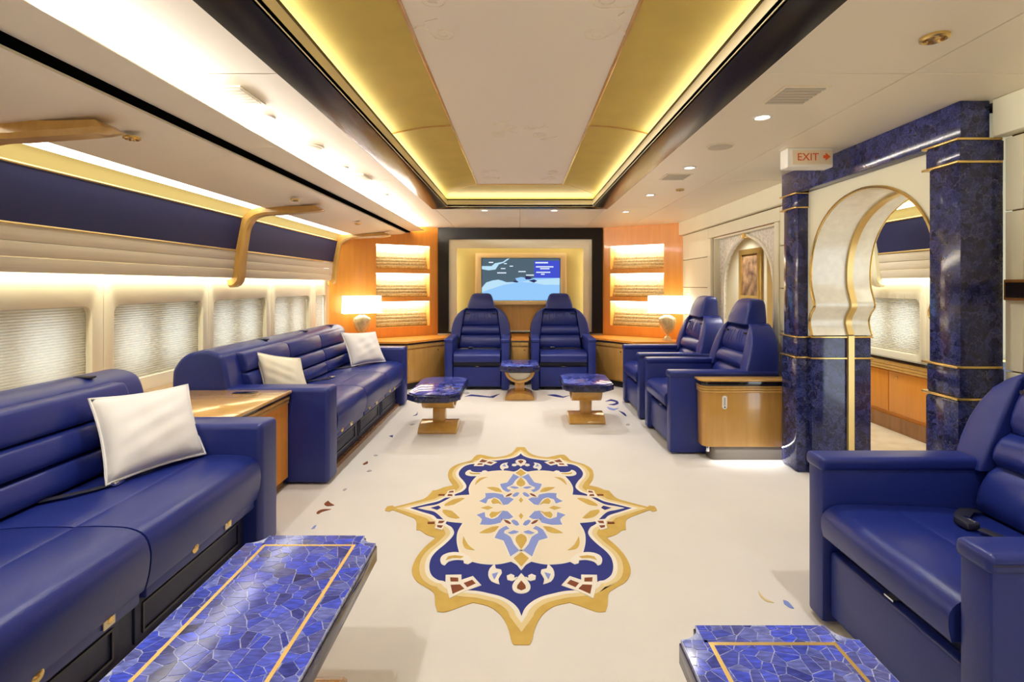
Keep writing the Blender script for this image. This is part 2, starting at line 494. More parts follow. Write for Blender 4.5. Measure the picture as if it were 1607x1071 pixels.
# gold cove: curved section from ledge up to the centre panel
cove = smooth_loop([(0.835, 0.84), (0.825, 0.885), (0.77, 0.918), (0.66, 0.943), (0.53, 0.961), (0.407, 0.968)], 3, closed=False, corner=170)
PX, PY0, PY1 = 0.407, TY0 + 0.51, 4.84
def cove_strip(fn, name='gold_cove_panel'):
    mb = MB()
    n = len(cove)
    va = [fn(c[0], c[1], 0) for c in cove] + [fn(c[0], c[1], 1) for c in cove]
    vb = [fn(c[0], c[1] + 0.02, 0) for c in cove] + [fn(c[0], c[1] + 0.02, 1) for c in cove]
    fs = []
    for i in range(n - 1):
        fs.append((i, i + 1, n + i + 1, n + i)); fs.append((2 * n + i, 3 * n + i, 3 * n + i + 1, 2 * n + i + 1))
    fs += [(0, n, 3 * n, 2 * n), (n - 1, 3 * n - 1, 4 * n - 1, 2 * n - 1)]
    fs += [tuple([*range(n), *range(3 * n - 1, 2 * n - 1, -1)]), tuple([*range(n, 2 * n), *range(4 * n - 1, 3 * n - 1, -1)])]
    return mb.add(va + vb, fs).build(name, 'gold_leaf', tray)
def end_y(x, far):     # mitre: the cove turns the corner at 45 degrees
    return (PY1 + (x - PX)) if far else (PY0 - (x - PX))
cuts = (None, 1.26, 3.08, None)
for sx in (-1, 1):
    for i in range(3):
        a, b_ = cuts[i], cuts[i + 1]
        def fn(x, z, t, a=a, b_=b_, sx=sx):
            y = ((a + 0.002) if a is not None else end_y(x, False)) if t == 0 else ((b_ - 0.002) if b_ is not None else end_y(x, True))
            return (sx * x, y, H + z)
        cove_strip(fn)
        if b_ is not None:
            MB().tube([(sx * c[0], b_, H + c[1] - 0.002) for c in cove], 0.005, 6).build('cove_seam', 'wood_honey', tray)
    MB().tube([(sx * c[0], end_y(c[0], True), H + c[1] - 0.002) for c in cove], 0.004, 6).build('cove_seam', 'gold_satin', tray)
cove_strip(lambda x, z, t: ((x if t else -x), end_y(x, True), H + z))
cove_strip(lambda x, z, t: ((x if t else -x), end_y(x, False), H + z))
B(-PX, PX, PY0, PY1, H + 0.962, H + 0.99).build('centre_panel', 'ceiling_relief', tray)
for sx in (-1, 1):
    B(sx * (PX - 0.006), sx * (PX + 0.008), PY0, PY1, H + 0.956, H + 0.975).build('panel_moulding', 'wood_honey', tray, bevel=0.002)
B(-PX, PX, PY1 - 0.006, PY1 + 0.008, H + 0.956, H + 0.975).build('panel_moulding', 'wood_honey', tray, bevel=0.002)
B(-1.0, 1.0, TY0 - 0.1, TY1 + 0.1, H + 1.0, H + 1.03).build('roof_board', 'black_trim', tray)
# raised vine scrolls on the centre panel
def scroll_mesh():
    mb = MB(); pts = []
    for k in range(26):
        a = k / 25 * 3.6 * math.pi
        r = 0.052 * (1 - k / 30)
        pts.append((r * math.cos(a), r * math.sin(a), 0))
    mb.tube(pts, [0.0035] * 26, 5)
    mb.tube([(0.052, 0, 0), (0.075, -0.035, 0), (0.07, -0.08, 0), (0.03, -0.11, 0)], [0.0035, 0.004, 0.004, 0.002], 5)
    mb.tube([(0.07, -0.05, 0), (0.10, -0.04, 0), (0.115, -0.01, 0)], [0.003, 0.006, 0.002], 5)
    me = mb.mesh('vine_scroll'); me.materials.append(MATS['ceiling_relief'])
    return me
sm = scroll_mesh()
for sx in (-1, 1):
    for y, rot in ((1.30, 0), (1.5, 0.5), (1.72, 1.1), (1.95, 0.2), (4.3, 2.2), (4.55, 2.8)):
        o = link('vine_scroll', sm, tray)
        o.location = (sx * 0.29, y - 2.2, 0.151); o.rotation_euler = (0, 0, rot); o.scale = (sx, 1, 1)
    for x, y, rot in ((0.10, 1.30, 0.8), (0.20, 1.27, 2.0), (0.06, 3.1, 0.3), (0.13, 3.25, 1.6)):
        o = link('vine_scroll', sm, tray)
        o.location = (sx * x, y - 2.2, 0.151); o.rotation_euler = (0, 0, rot); o.scale = (sx, 1, 1)

# ---- window sides (left of the lounge, and the corridor beyond the arch): same section mirrored about x = 0.475
def make_side(name, label, mir, y0, y1, brackets, wins, led_full):
    X = (lambda x: x) if not mir else (lambda x: 0.95 - x)
    wall = MB()
    # outer skin with two small openings behind each shade
    holes = []
    for (a, b_) in wins:
        wdt = (b_ - a)
        for k in (0.27, 0.73):
            c = a + wdt * k
            holes.append(rrect(c - 0.13, c + 0.13, H - 0.55, H - 0.17, 0.09))
    wall.prism([(y0, 0), (y1, 0), (y1, H + 0.2), (y0, H + 0.2)], 'x', X(-2.58), X(-2.62), holes)
    wall.prism([(X(-2.62), H + 0.2), (X(-2.62), H + 0.9), (X(-2.55), H + 0.9), (X(-2.55), H + 0.2)], 'y', y0, y1)
    wo = tag(struct(wall.build(name, 'wall_cream', smooth=False)), label, 'wall')
    # inner window panels, one for each window, with open joints
    for i, (a, b_) in enumerate(wins):
        pa = y0 if i == 0 else (wins[i - 1][1] + a) / 2
        pb = y1 if i == len(wins) - 1 else (b_ + wins[i + 1][0]) / 2
        MB().prism([(pa + .0015, 0.0), (pb - .0015, 0.0), (pb - .0015, H + 0.20), (pa + .0015, H + 0.20)], 'x', X(-2.45), X(-2.48),
                   [rrect(a, b_, H - 0.60, H - 0.12, 0.05)]).build('window_panel', 'window_cream', wo, bevel=0.004, seg=2, angle=60)
    # valance planks
    pl = [(-2.372, 0.06), (-2.365, 0.135), (-2.358, 0.208), (-2.35, 0.283)]
    ends = [y0] + [b for b in brackets if y0 < b < y1] + [y1]
    for s0, s1 in zip(ends[:-1], ends[1:]):
        for (p, q) in zip(pl[:-1], pl[1:]):
            MB().prism([(X(p[0]), H + p[1] + 0.0015), (X(q[0]), H + q[1] - 0.0015), (X(q[0] - 0.02), H + q[1] - 0.0015), (X(p[0] - 0.02), H + p[1] + 0.0015)],
                       'y', s0, s1).build('valance_plank', 'valance_cloth', wo, bevel=0.003, seg=2)
        MB().prism([(X(-2.35), H + 0.295), (X(-2.30), H + 0.553), (X(-2.33), H + 0.56), (X(-2.38), H + 0.30)], 'y', s0, s1).build('blue_panel', 'blue_cloth', wo)
        MB().tube([(X(-2.349), s0, H + 0.289), (X(-2.349), s1, H + 0.289)], 0.007, 8).build('gold_bead', 'gold_satin', wo)
        MB().tube([(X(-2.298), s0, H + 0.561), (X(-2.298), s1, H + 0.561)], 0.009, 8).build('gold_bead', 'gold', wo)
    cv = [(-2.305, 0.57), (-2.30, 0.62), (-2.28, 0.66), (-2.23, 0.69), (-2.05, 0.70), (-2.05, 0.72), (-2.25, 0.71), (-2.30, 0.68), (-2.325, 0.62), (-2.325, 0.57)]
    MB().prism([(X(a), H + b) for a, b in cv], 'y', y0, y1).build('cove_board', 'cove_gold', wo)
    B(X(-2.268), X(-2.112), y0, y1, H + 0.646, H + 0.655).build('cove_lamp', 'led_cove', wo, label='glowing strip light in the cove above the blue panels')
    return wo, X
WL = [(0.02, 0.88), (1.04, 1.90), (2.06, 2.92), (3.08, 3.94), (4.08, 4.93), (5.10, 5.95), (6.12, 6.45)]
BR = (-0.12, 2.08, 4.27, 6.47)
wall_l, XL = make_side('wall_left', 'left cabin side with pleated window shades and blue overhead panels', False, NEAR, 6.62, BR, WL, True)
WR = [(2.3, 3.16), (3.32, 4.18), (4.34, 5.20)]
wall_r2, XR = make_side('wall_corridor', 'corridor window side seen through the horseshoe arch', True, 2.0, 5.5, (3.1, 4.75), WR, False)
# lower ceiling wing of the left side
lw = smooth_loop([(-2.105, 0.638), (-1.95, 0.654), (-1.76, 0.672), (-1.62, 0.690), (-1.560, 0.707)], 4, closed=False)
prof = [(p[0], H + p[1]) for p in lw] + [(-1.545, H + 0.708), (-1.545, H + 0.718)] + [(p[0], H + p[1] + 0.016) for p in reversed(lw)]
for a, b_ in ((NEAR, -0.03), (-0.03, 2.75), (2.75, 5.0), (5.0, 6.98)):
    MB().prism(prof, 'y', a + 0.001, b_ - 0.001).build('ceiling_wing_panel', 'ceiling_cream', ceiling)
for a, b_ in ((NEAR, -0.03), (-0.03, 2.75), (2.75, 5.0), (5.0, 6.98)):
    MB().prism([(-1.508, H + 0.737), (-1.302, H + 0.749), (-1.302, H + 0.754), (-1.508, H + 0.745)], 'y', a + 0.001, b_ - 0.001).build('trough_panel', 'ceiling_cream', ceiling)
B(-1.556, -1.502, NEAR, 6.98, H + 0.722, H + 0.752).build('slot', 'slot_black', ceiling)
B(-1.60, -1.505, NEAR, 6.98, H + 0.752, H + 0.808).build('trough_back', 'white_plastic', ceiling)
# window shades
def window(n, a, b_, X, label):
    w_ = thing('window_%d' % n, (X(-2.5), (a + b_) / 2, H - 0.62), label, 'window')
    w_['kind'] = 'structure'
    mb = MB(); rows = []
    npl = 34; z0, z1 = H - 0.615, H - 0.105
    for i in range(2 * npl + 1):
        z = z0 + (z1 - z0) * i / (2 * npl)
        x = X(-2.492 - (0.009 if i % 2 else 0))
        rows.append([(x, a - 0.015, z), (x, b_ + 0.015, z)])
    mb.add([p for r in rows for p in r], [(2 * i, 2 * i + 1, 2 * i + 3, 2 * i + 2) for i in range(2 * npl)])
    mb.build('pleated_shade', 'shade_cloth', w_, smooth=False)
    MB().prism(rrect(a - 0.02, b_ + 0.02, H - 0.62, H - 0.10, 0.06), 'x', X(-2.478), X(-2.49), [rrect(a - 0.002, b_ + 0.002, H - 0.602, H - 0.118, 0.05)]).build('shade_guide', 'window_cream', w_)
    return w_
ordn = ['nearest', 'second nearest', 'third', 'fourth', 'fifth', 'sixth', 'farthest']
for i, (a, b_) in enumerate(WL):
    window(i + 1, a, b_, XL, 'cabin window with closed pleated shade, %s along the sofas' % ordn[i])
for i, (a, b_) in enumerate(WR):
    window(i + 8, a, b_, XR, 'corridor window with closed shade beyond the arch, %s from the camera' % ('first', 'second', 'third')[i])
# curved timber brackets
def bracket(y, X, label, wood='wood_gold', mirrored=False):
    t = thing('curved_bracket', (X(-2.36), y, H + 0.03), label, 'bracket')
    c = smooth_loop([(-2.42, 0.025), (-2.368, 0.05), (-2.352, 0.20), (-2.333, 0.36), (-2.305, 0.50), (-2.24, 0.59), (-2.14, 0.628), (-2.00, 0.634), (-1.84, 0.636), (-1.69, 0.64)], 4, closed=False, corner=170)
    th = []
    n = len(c)
    for i, p in enumerate(c):
        tt = (c[min(i + 1, n - 1)] - c[max(i - 1, 0)]).normalized()
        nn = Vector((tt.y, -tt.x))              # towards the room / down
        s_ = i / (n - 1)
        h = 0.045 if s_ < 0.75 else 0.045 - 0.02 * (s_ - 0.75) / 0.25
        th.append((p, nn, h))
    outer = [(X(p.x + nn.x * h), H + p.y + nn.y * h) for p, nn, h in th]
    inner = [(X(p.x), H + p.y + 0.012) for p, nn, h in th]
    def sect(dy, shrink):
        o_ = [(X(p.x + nn.x * (h - shrink)), y + dy, H + p.y + nn.y * (h - shrink)) for p, nn, h in th]
        i_ = [(X(p.x - nn.x * 0.02), y + dy, H + p.y - nn.y * 0.02) for p, nn, h in th]
        return o_ + [(X(-1.64 if shrink == 0 else -1.655), y + dy, H + 0.630)] + list(reversed(i_))
    MB().loft([sect(-0.055, 0.018), sect(-0.035, 0.0), sect(0.035, 0.0), sect(0.055, 0.018)]).build('bracket_body', wood, t)
    return t
for y, nm in zip(BR, ('curved gold timber bracket behind the camera', 'nearest curved gold timber bracket over the left windows', 'middle curved gold timber bracket over the left windows', 'farthest curved gold timber bracket by the orange end wall')):
    if y > 0: bracket(y, XL, nm)
for y, nm in ((3.1, 'near cream bracket over the corridor windows'), (4.75, 'cream bracket over the corridor windows seen through arch')):
    bracket(y, XR, nm, 'wall_cream')

# ---- end wall
wb = tag(struct(B(-2.6, 3.6, 7.52, 7.6, 0, H + 0.83).build('wall_back', 'wall_cream', smooth=False)), 'end wall behind the screen', 'wall')
fx0, fx1 = -1.155, 1.165
MB().prism([(fx0, H - 0.68), (fx1, H - 0.68), (fx1, H + 0.81), (fx0, H + 0.81)], 'y', 7.17, 7.27, [[(fx0 + .15, H - 0.66), (fx1 - .15, H - 0.66), (fx1 - .15, H + 0.65), (fx0 + .15, H + 0.65)]]).build('frame_board', 'bronze_gloss', wb, bevel=0.004, seg=1, angle=60)
MB().prism([(fx0 + .15, H - 0.66), (fx1 - .15, H - 0.66), (fx1 - .15, H + 0.65), (fx0 + .15, H + 0.65)], 'y', 7.215, 7.255, [[(-0.90, H - 0.64), (0.90, H - 0.64), (0.90, H + 0.525), (-0.90, H + 0.525)]]).build('cream_surround', 'wall_cream', wb)
for sx in (-1, 1):
    B(sx * 0.98, sx * 1.01, 7.255, 7.40, H - 0.66, H + 0.64).build('recess_side', 'wall_cream', wb)
B(-1.0, 1.0, 7.255, 7.40, H + 0.61, H + 0.64).build('recess_top', 'wall_cream', wb)
B(-1.0, 1.0, 7.39, 7.42, H - 0.70, H + 0.64).build('recess_back', 'gold_back', wb)
B(-0.60, 0.62, 7.375, 7.389, H - 0.70, H - 0.29).build('lower_panel', 'wood_honey', wb)
# angled timber walls with three lit niches each
def angled_wall(sx, length, label):
    dx, dy = sx * 0.8376, -0.546
    o0 = Vector((sx * 1.158, 7.20, 0))
    nrm = Vector((-sx * 0.546, -0.8376, 0))       # into the room
    def W(u, n, z): return o0 + Vector((dx, dy, 0)) * u + nrm * n + Vector((0, 0, z))
    def conv(mb): return mb.xf(lambda v: W(v.x, v.y, v.z))
    niches = [(H + 0.227, H + 0.546), (H - 0.157, H + 0.163), (H - 0.56, H - 0.22)]
    mb = MB().prism([(0, 0), (length, 0), (length, H + 0.81), (0, H + 0.81)], 'y', -0.02, 0.0, [[(0.126, a), (0.881, a), (0.881, b), (0.126, b)] for a, b in niches])
    aw = tag(struct(conv(mb).build('wall_end_left' if sx < 0 else 'wall_end_right', 'wood_orange', smooth=False)), label, 'wall')
    for k, (a, b) in enumerate(niches):
        t = thing('lit_niche', W(0.5, -0.12, a), 'lit gold display niche, %s of three beside the %s lamp' % (('top', 'middle', 'bottom')[k], 'left' if sx < 0 else 'right'), 'niche', 'gold niches in the end wall')
        bx = MB()
        for q in ((0.126, 0.881, -0.16, -0.02, a - 0.012, a), (0.126, 0.881, -0.16, -0.02, b, b + 0.012), (0.114, 0.126, -0.16, -0.02, a, b), (0.881, 0.893, -0.16, -0.02, a, b)):
            bx.box(*q)
        conv(bx).build('niche_box', 'wood_honey', t)
        conv(B(0.126, 0.881, -0.165, -0.15, a, b)).build('back_board', 'relief_gold', t)
        h = b - a
        for j in range(4):
            z = a + h * (0.02 + 0.135 * j)
            conv(B(0.128, 0.879, -0.15, -0.085 - 0.016 * j, z, z + h * 0.125)).build('relief_step', 'relief_gold', t, bevel=0.006, seg=2)
        p, q = W(0.14, -0.10, b - 0.012), W(0.867, -0.10, b - 0.012)
        conv(B(0.14, 0.867, -0.13, -0.06, b - 0.012, b - 0.001)).build('lamp_strip', 'led_lens', t)
        l = strip('niche_light', p - Vector((0, 0, 0.004)), q - Vector((0, 0, 0.004)), tuple(Vector((0, 0, -1)) - nrm * 0.5), 0.05, L_NICHE * 1.5, (1, 0.95, 0.80))
        l.parent = t; l.matrix_parent_inverse = Matrix.Translation(-OFF[t.name])
    return W
WLF = angled_wall(-1, 1.47, 'left angled orange timber wall with lit niches')
WRT = angled_wall(1, 1.13, 'right angled orange timber wall with lit niches')

# ---- right side of the lounge
wr = MB()
wr.prism([(NEAR, 0), (2.2, 0), (2.2, H + 0.81), (NEAR, H + 0.81)], 'x', 2.125, 2.16)
wr.prism([(3.73, 0), (4.21, 0), (4.21, H + 0.515), (5.6, H + 0.515), (5.6, 0), (6.66, 0), (6.66, H + 0.81), (3.73, H + 0.81)], 'x', 2.125, 2.16)
wall_r = tag(struct(wr.build('wall_right', 'wood_honey_dark', smooth=False)), 'cream panelled right wall of the lounge', 'wall')
def rpanel(y0, y1, z0, z1, x=2.105):
    B(x, 2.125, y0 + .002, y1 - .002, H + z0 + .003, H + z1 - .003).build('wall_panel', 'wall_cream', wall_r, bevel=0.003, seg=1)
rows = [(-1.3, -0.72), (-0.72, -0.37), (-0.37, -0.025), (-0.025, 0.32), (0.32, 0.64)]
for r in rows:
    rpanel(5.70, 6.62, *r); rpanel(3.74, 4.13, *r)
    rpanel(NEAR, 0.6, *r); rpanel(0.6, 2.13, *r)
    rpanel(2.13, 2.215, *r)
rpanel(4.13, 5.70, 0.52, 0.64)
rpanel(5.605, 5.70, -1.3, 0.52, 2.095); rpanel(4.13, 4.205, -1.3, 0.52, 2.095)
for a, b_ in ((NEAR, 2.225), (3.735, 6.63)):
    B(2.06, 2.125, a, b_, H + 0.645, H + 0.81).build('frieze', 'wall_cream', wall_r, bevel=0.004, seg=1)
for a, b_ in ((NEAR, 2.22), (5.70, 6.62)):
    B(2.09, 2.106, a, b_, 0, 0.09).build('skirting', 'wood_honey', wall_r)

# arched doorway beyond the side chairs
door = thing('door_1', (2.19, 4.93, 0), 'pointed pearl arch doorway behind the side chairs', 'doorway')
door['kind'] = 'structure'
B(2.125, 2.19, 5.585, 5.60, 0, H + 0.515).build('door_jamb', 'wall_cream', door)
B(2.125, 2.19, 4.21, 4.225, 0, H + 0.515).build('door_jamb', 'wall_cream', door)
B(2.125, 2.19, 4.21, 5.60, H + 0.50, H + 0.515).build('door_head', 'wall_cream', door)
half = [(0.555, -1.3), (0.555, -0.14), (0.54, 0.05), (0.49, 0.20), (0.39, 0.32), (0.25, 0.41), (0.10, 0.465), (0.0, 0.49)]
arc = smooth_loop([(4.93 + a, H + b) for a, b in half], 3, closed=False, corner=170)
arcf = [(p[0], p[1]) for p in arc] + [(9.86 - p[0], p[1]) for p in reversed(arc[:-1])]
MB().prism([(5.60, 0.0)] + arcf[:1] + arcf[1:] + [(4.21, 0.0), (4.21, H + 0.50), (5.60, H + 0.50)], 'x', 2.19, 2.22).build('mosaic_panel', 'mosaic_pearl', door)
MB().tube([(2.186, p[0], p[1]) for p in arcf], 0.018, 8).build('arch_moulding', 'pearl', door)
B(2.15, 2.20, 4.90, 4.96, H + 0.455, H + 0.535).build('keystone', 'gold', door, bevel=0.008)
# vestibule behind it
vb = tag(struct(B(2.98, 3.02, 5.5, FAR + 0.6, 0, H + 0.82).build('wall_vestibule', 'wall_cream', smooth=False)), 'cream vestibule wall with framed picture', 'wall')
B(3.02, 3.6, 5.5, 5.54, 0, H + 0.82).build('return_wall', 'wall_cream', vb)
B(2.12, 3.02, FAR + 0.5, FAR + 0.56, 0, H + 0.82).build('rear_wall', 'wall_cream', vb)
B(2.965, 2.98, 5.95, 6.12, 0, H + 0.52).build('door_casing', 'gold_satin', vb)
pic = thing('framed_picture', (2.97, 6.55, H), 'brown picture in a gold frame seen through the pointed arch', 'picture')
MB().prism([(6.26, H - 0.20), (6.86, H - 0.20), (6.86, H + 0.47), (6.26, H + 0.47)], 'x', 2.94, 2.98, [[(6.33, H - 0.13), (6.79, H - 0.13), (6.79, H + 0.40), (6.33, H + 0.40)]]).build('frame', 'gold', pic, bevel=0.006)
B(2.962, 2.975, 6.32, 6.80, H - 0.14, H + 0.41).build('canvas', 'picture_brown', pic)

# ---- lapis portal with horseshoe arch
portal = thing('arched_portal', (2.15, 2.98, 0), 'lapis blue portal with gold edged horseshoe arch', 'archway')
for (a, b_) in ((2.234, 2.405), (3.54, 3.73)):
    col = B(1.93, 2.12, a, b_, 0, H + 0.64).build('column', 'lapis_column', portal, bevel=0.006, seg=2)
    B(1.915, 2.12, a - 0.006, b_ + 0.012, 0, H - 0.505).build('column_base', 'lapis_column', portal, bevel=0.02, seg=2)
    B(1.922, 2.12, a - 0.006, b_ + 0.006, H - 0.495, H - 0.365).build('column_collar', 'lapis_column', portal, bevel=0.008, seg=2)
    B(1.92, 2.115, a - 0.008, b_ + 0.008, H + 0.545, H + 0.635).build('capital', 'lapis_column', portal, bevel=0.005)
    for z in (-0.505, -0.365, 0.535, 0.635):
        B(1.906, 2.106, a - 0.012, b_ + 0.018, H + z, H + z + 0.011).build('gold_band', 'gold', portal, bevel=0.003)
B(1.93, 2.06, 2.234, 3.76, H + 0.646, H + 0.81).build('lintel', 'lapis_column', portal, bevel=0.004)
halfL = [(3.486, -0.345), (3.516, -0.264), (3.50, -0.20), (3.456, -0.143), (3.47, -0.09), (3.495, -0.02), (3.503, 0.06), (3.495, 0.16), (3.46, 0.28), (3.39, 0.39), (3.29, 0.475), (3.17, 0.532), (3.05, 0.558), (2.97, 0.564)]
arcp = smooth_loop([(a, H + b) for a, b in halfL], 3, closed=False, corner=170)
full = [(p[0], p[1]) for p in arcp] + [(5.94 - p[0], p[1]) for p in reversed(arcp[:-1])]
MB().prism([(3.545, H - 0.35), (3.545, H + 0.81), (2.40, H + 0.81), (2.40, H - 0.35)] + list(reversed(full)), 'x', 2.0, 2.40).build('arch_panel', 'wall_cream', portal)
# pearl lining of the arch
def lining(x0, x1, inset):
    c = Vector((2.97, H + 0.05))
    a = [Vector(p) for p in full]
    b = []
    for i, p in enumerate(a):
        t = (a[min(i + 1, len(a) - 1)] - a[max(i - 1, 0)]).normalized()
        b.append(p + Vector((-t.y, t.x)) * inset)
    n = len(a)
    v = [(x, *p) for x in (x0, x1) for p in a] + [(x, *p) for x in (x0, x1) for p in b]
    f = []
    for i in range(n - 1):
        f += [(i, i + 1, n + i + 1, n + i), (2 * n + i, 3 * n + i, 3 * n + i + 1, 2 * n + i + 1), (i, 2 * n + i, 2 * n + i + 1, i + 1), (n + i, n + i + 1, 3 * n + i + 1, 3 * n + i)]
    f += [(0, n, 3 * n, 2 * n), (n - 1, 3 * n - 1, 4 * n - 1, 2 * n - 1)]
    return MB().add(v, f)
lining(2.002, 2.398, 0.006).build('arch_lining', 'pearl', portal)
lining(2.235, 2.275, 0.022).build('centre_bead', 'gold_satin', portal)
for x in (1.997, 2.403):
    MB().tube([(x, p[0], p[1]) for p in full], 0.009, 8).build('arch_bead', 'gold', portal)
for (a, b_) in ((3.486, 3.545), (2.395, 2.454)):
    B(2.0, 2.40, a, b_, 0, H - 0.35).build('jamb', 'lapis_column', portal, bevel=0.003)
    e = a if a > 3 else b_
    B(2.235, 2.275, e - 0.02, e + 0.02, 0, H - 0.345).build('jamb_bead', 'gold_satin', portal)
    for z in (-0.505, -0.36):
        B(1.99, 2.41, a - 0.012, b_ + 0.012, H + z, H + z + 0.011).build('gold_band', 'gold', portal, bevel=0.003)
# corridor sideboard under the window
sb = thing('corridor_sideboard', (3.35, 3.8, 0), 'long honey wood sideboard under the corridor window', 'sideboard')
B(3.33, 3.395, 2.1, 5.48, H - 0.68, H - 0.655).build('top', 'black_gloss', sb)
for k, (z0, z1, x) in enumerate(((-0.72, -0.68, 3.335), (-0.745, -0.722, 3.33), (-0.765, -0.747, 3.325))):
    B(x, 3.395, 2.1, 5.48, H + z0, H + z1).build('moulding', 'wood_gold', sb, bevel=0.004)
B(3.36, 3.395, 2.1, 5.48, 0.10, H - 0.765).build('body', 'wood_orange', sb)
for k in range(4):
    d_ = B(3.35, 3.362, 2.12 + k * 0.84, 2.95 + k * 0.84, 0.16, H - 0.775).build('door', 'wood_orange', sb, bevel=0.003)
    MB().lathe([(0.0, 0), (0.008, 0), (0.010, 0.008), (0.0, 0.012)], 10).xf(lambda v: Vector((3.35 - v.z, 2.85 + k * 0.84 + v.x, H - 0.82 + v.y))).build('knob', 'gold', d_)
B(3.33, 3.395, 2.1, 5.48, 0.0, 0.13).build('plinth', 'wood_honey_dark', sb)
# near wall behind the camera
tag(struct(B(-2.6, 3.7, NEAR - 0.05, NEAR, 0, H + 0.83).build('wall_front', 'wall_cream', smooth=False)), 'cream wall behind the camera', 'wall')
B(2.16, 2.4, NEAR, 2.2, 0, H + 0.81).build('corridor_wall', 'wall_cream', wall_r)
B(2.16, 2.2, 3.73, 4.2, 0, H + 0.81).build('corridor_wall', 'wall_cream', wall_r)

# ---- ceiling fittings
def downlight(x, y, label, group='downlights', z=H + 0.81, power=1.0):
    t = thing('ceiling_downlight', (x, y, z - 0.004), label, 'downlight', group)
    MB().loft([[(x + r * math.cos(a), y + r * math.sin(a), z + dz) for a in [2 * math.pi * k / 20 for k in range(20)]] for r, dz in ((0.030, -0.001), (0.034, -0.006), (0.043, -0.006), (0.047, 0.0))], cap=False).build('ring', 'white_plastic', t)
    MB().lathe([(0.0, -0.0015), (0.031, -0.0015), (0.031, 0.0), (0.0, 0.0)], 20, (x, y, z)).build('lens', 'led_lens', t)
    d = bpy.data.lights.new('downlight_beam', 'SPOT')
    d.energy = L_DOWN * power * 4; d.color = WHITE; d.spot_size = R(125); d.spot_blend = 0.9; d.shadow_soft_size = 0.03
    o = bpy.data.objects.new('downlight_beam', d); COL.objects.link(o); o.parent = t; o.location = (0, 0, -0.01)
    return t
names = ['nearest', 'second', 'third', 'fourth', 'farthest']
for i, y in enumerate((1.40, 2.45, 3.50, 4.56, 5.60)):
    pw = (1.0, 1.0, 1.0, 0.8, 0.6)[i]
    downlight(1.165, y, 'round downlight in the right ceiling, %s in its row' % names[i], power=pw)
    downlight(-1.225, y, 'round downlight in the left ceiling, %s in its row' % names[i], power=pw)
for x, s in ((-0.38, 'left'), (0.37, 'right')):
    downlight(x, 5.5, 'small round downlight in front of the screen, %s one' % s, power=1.3)
for x, s in ((-1.2, 'left'), (1.165, 'right')):
    for y, q in ((0.35, 'just beside'), (-0.7, 'close behind'), (-1.6, 'farther behind')):
        downlight(x, y, 'round downlight in the %s ceiling %s the camera' % (s, q))
downlight(2.85, 3.1, 'round downlight in the corridor behind the arch', power=0.8)
downlight(2.85, 4.6, 'round downlight deeper in the corridor', power=0.8)
downlight(2.6, 6.6, 'round downlight in the vestibule', power=2.5)
downlight(2.6, 5.3, 'round downlight just inside the pointed arch', power=1.5)
def speaker(x, y, label):
    t = thing('ceiling_speaker', (x, y, H + 0.81), label, 'speaker')
    MB().lathe([(0.0, -0.004), (0.066, -0.004), (0.07, -0.003), (0.07, 0.001), (0.0, 0.001)], 28, (x, y, H + 0.81)).build('grille', 'vent_grey', t)
    MB().loft([[(x + r * math.cos(a), y + r * math.sin(a), H + 0.81 + dz) for a in [2 * math.pi * k / 28 for k in range(28)]] for r, dz in ((0.069, 0.0), (0.070, -0.006), (0.076, -0.006), (0.078, 0.0))], cap=False).build('rim', 'ceiling_cream', t)
speaker(1.166, 2.97, 'round speaker grille in the right ceiling')
speaker(-1.228, 2.98, 'round speaker grille in the left ceiling')
def vent(x, y, label):
    t = thing('ceiling_vent', (x, y, H + 0.81), label, 'vent')
    B(x - 0.085, x + 0.085, y - 0.095, y + 0.095, H + 0.806, H + 0.811).build('backing', 'vent_grey', t, bevel=0.002)
    MB().prism([(x - .095, y - .105), (x + .095, y - .105), (x + .095, y + .105), (x - .095, y + .105)], 'z', H + 0.805, H + 0.8105, [[(x - .083, y - .093), (x + .083, y - .093), (x + .083, y + .093), (x - .083, y + .093)]]).build('frame', 'ceiling_cream', t)
    for k in range(6):
        B(x - 0.083, x + 0.083, y - 0.085 + k * 0.031, y - 0.067 + k * 0.031, H + 0.8025, H + 0.807).build('slat', 'vent_grey', t)
vent(1.168, 2.17, 'square air vent in the right ceiling, near one')
vent(1.16, 3.80, 'square air vent in the right ceiling, far one')
vent(-1.228, 2.17, 'square air vent in the left ceiling, near one')
vent(-1.228, 3.80, 'square air vent in the left ceiling, far one')
def grille(x, y, z, r, label):
    t = thing('gold_air_nozzle', (x, y, z), label, 'air nozzle')
    MB().lathe([(0.0, -0.004), (r * 0.45, -0.006), (r * 0.5, -0.002), (r * 0.8, -0.010), (r, -0.006), (r, 0.003), (0.0, 0.003)], 20, (x, y, z)).build('rim', 'gold', t)
    for k in range(5):
        a = 2 * math.pi * k / 5
        MB().lathe([(0.0, -0.012), (r * 0.14, -0.010), (r * 0.16, -0.004), (0.0, -0.004)], 8, (x + r * 0.62 * math.cos(a), y + r * 0.62 * math.sin(a), z)).build('outlet', 'wood_honey_dark', t)
grille(1.35, 1.66, H + 0.808, 0.042, 'gold round air nozzle in the right ceiling near the camera')
grille(1.35, 4.30, H + 0.808, 0.035, 'gold round air nozzle in the right ceiling far ahead')
for y, s in ((2.26, 'nearest'), (3.9, 'middle'), (5.4, 'farthest')):
    grille(-1.72, y, H + 0.655, 0.034, 'gold round air nozzle in the left ceiling wing, %s' % s)
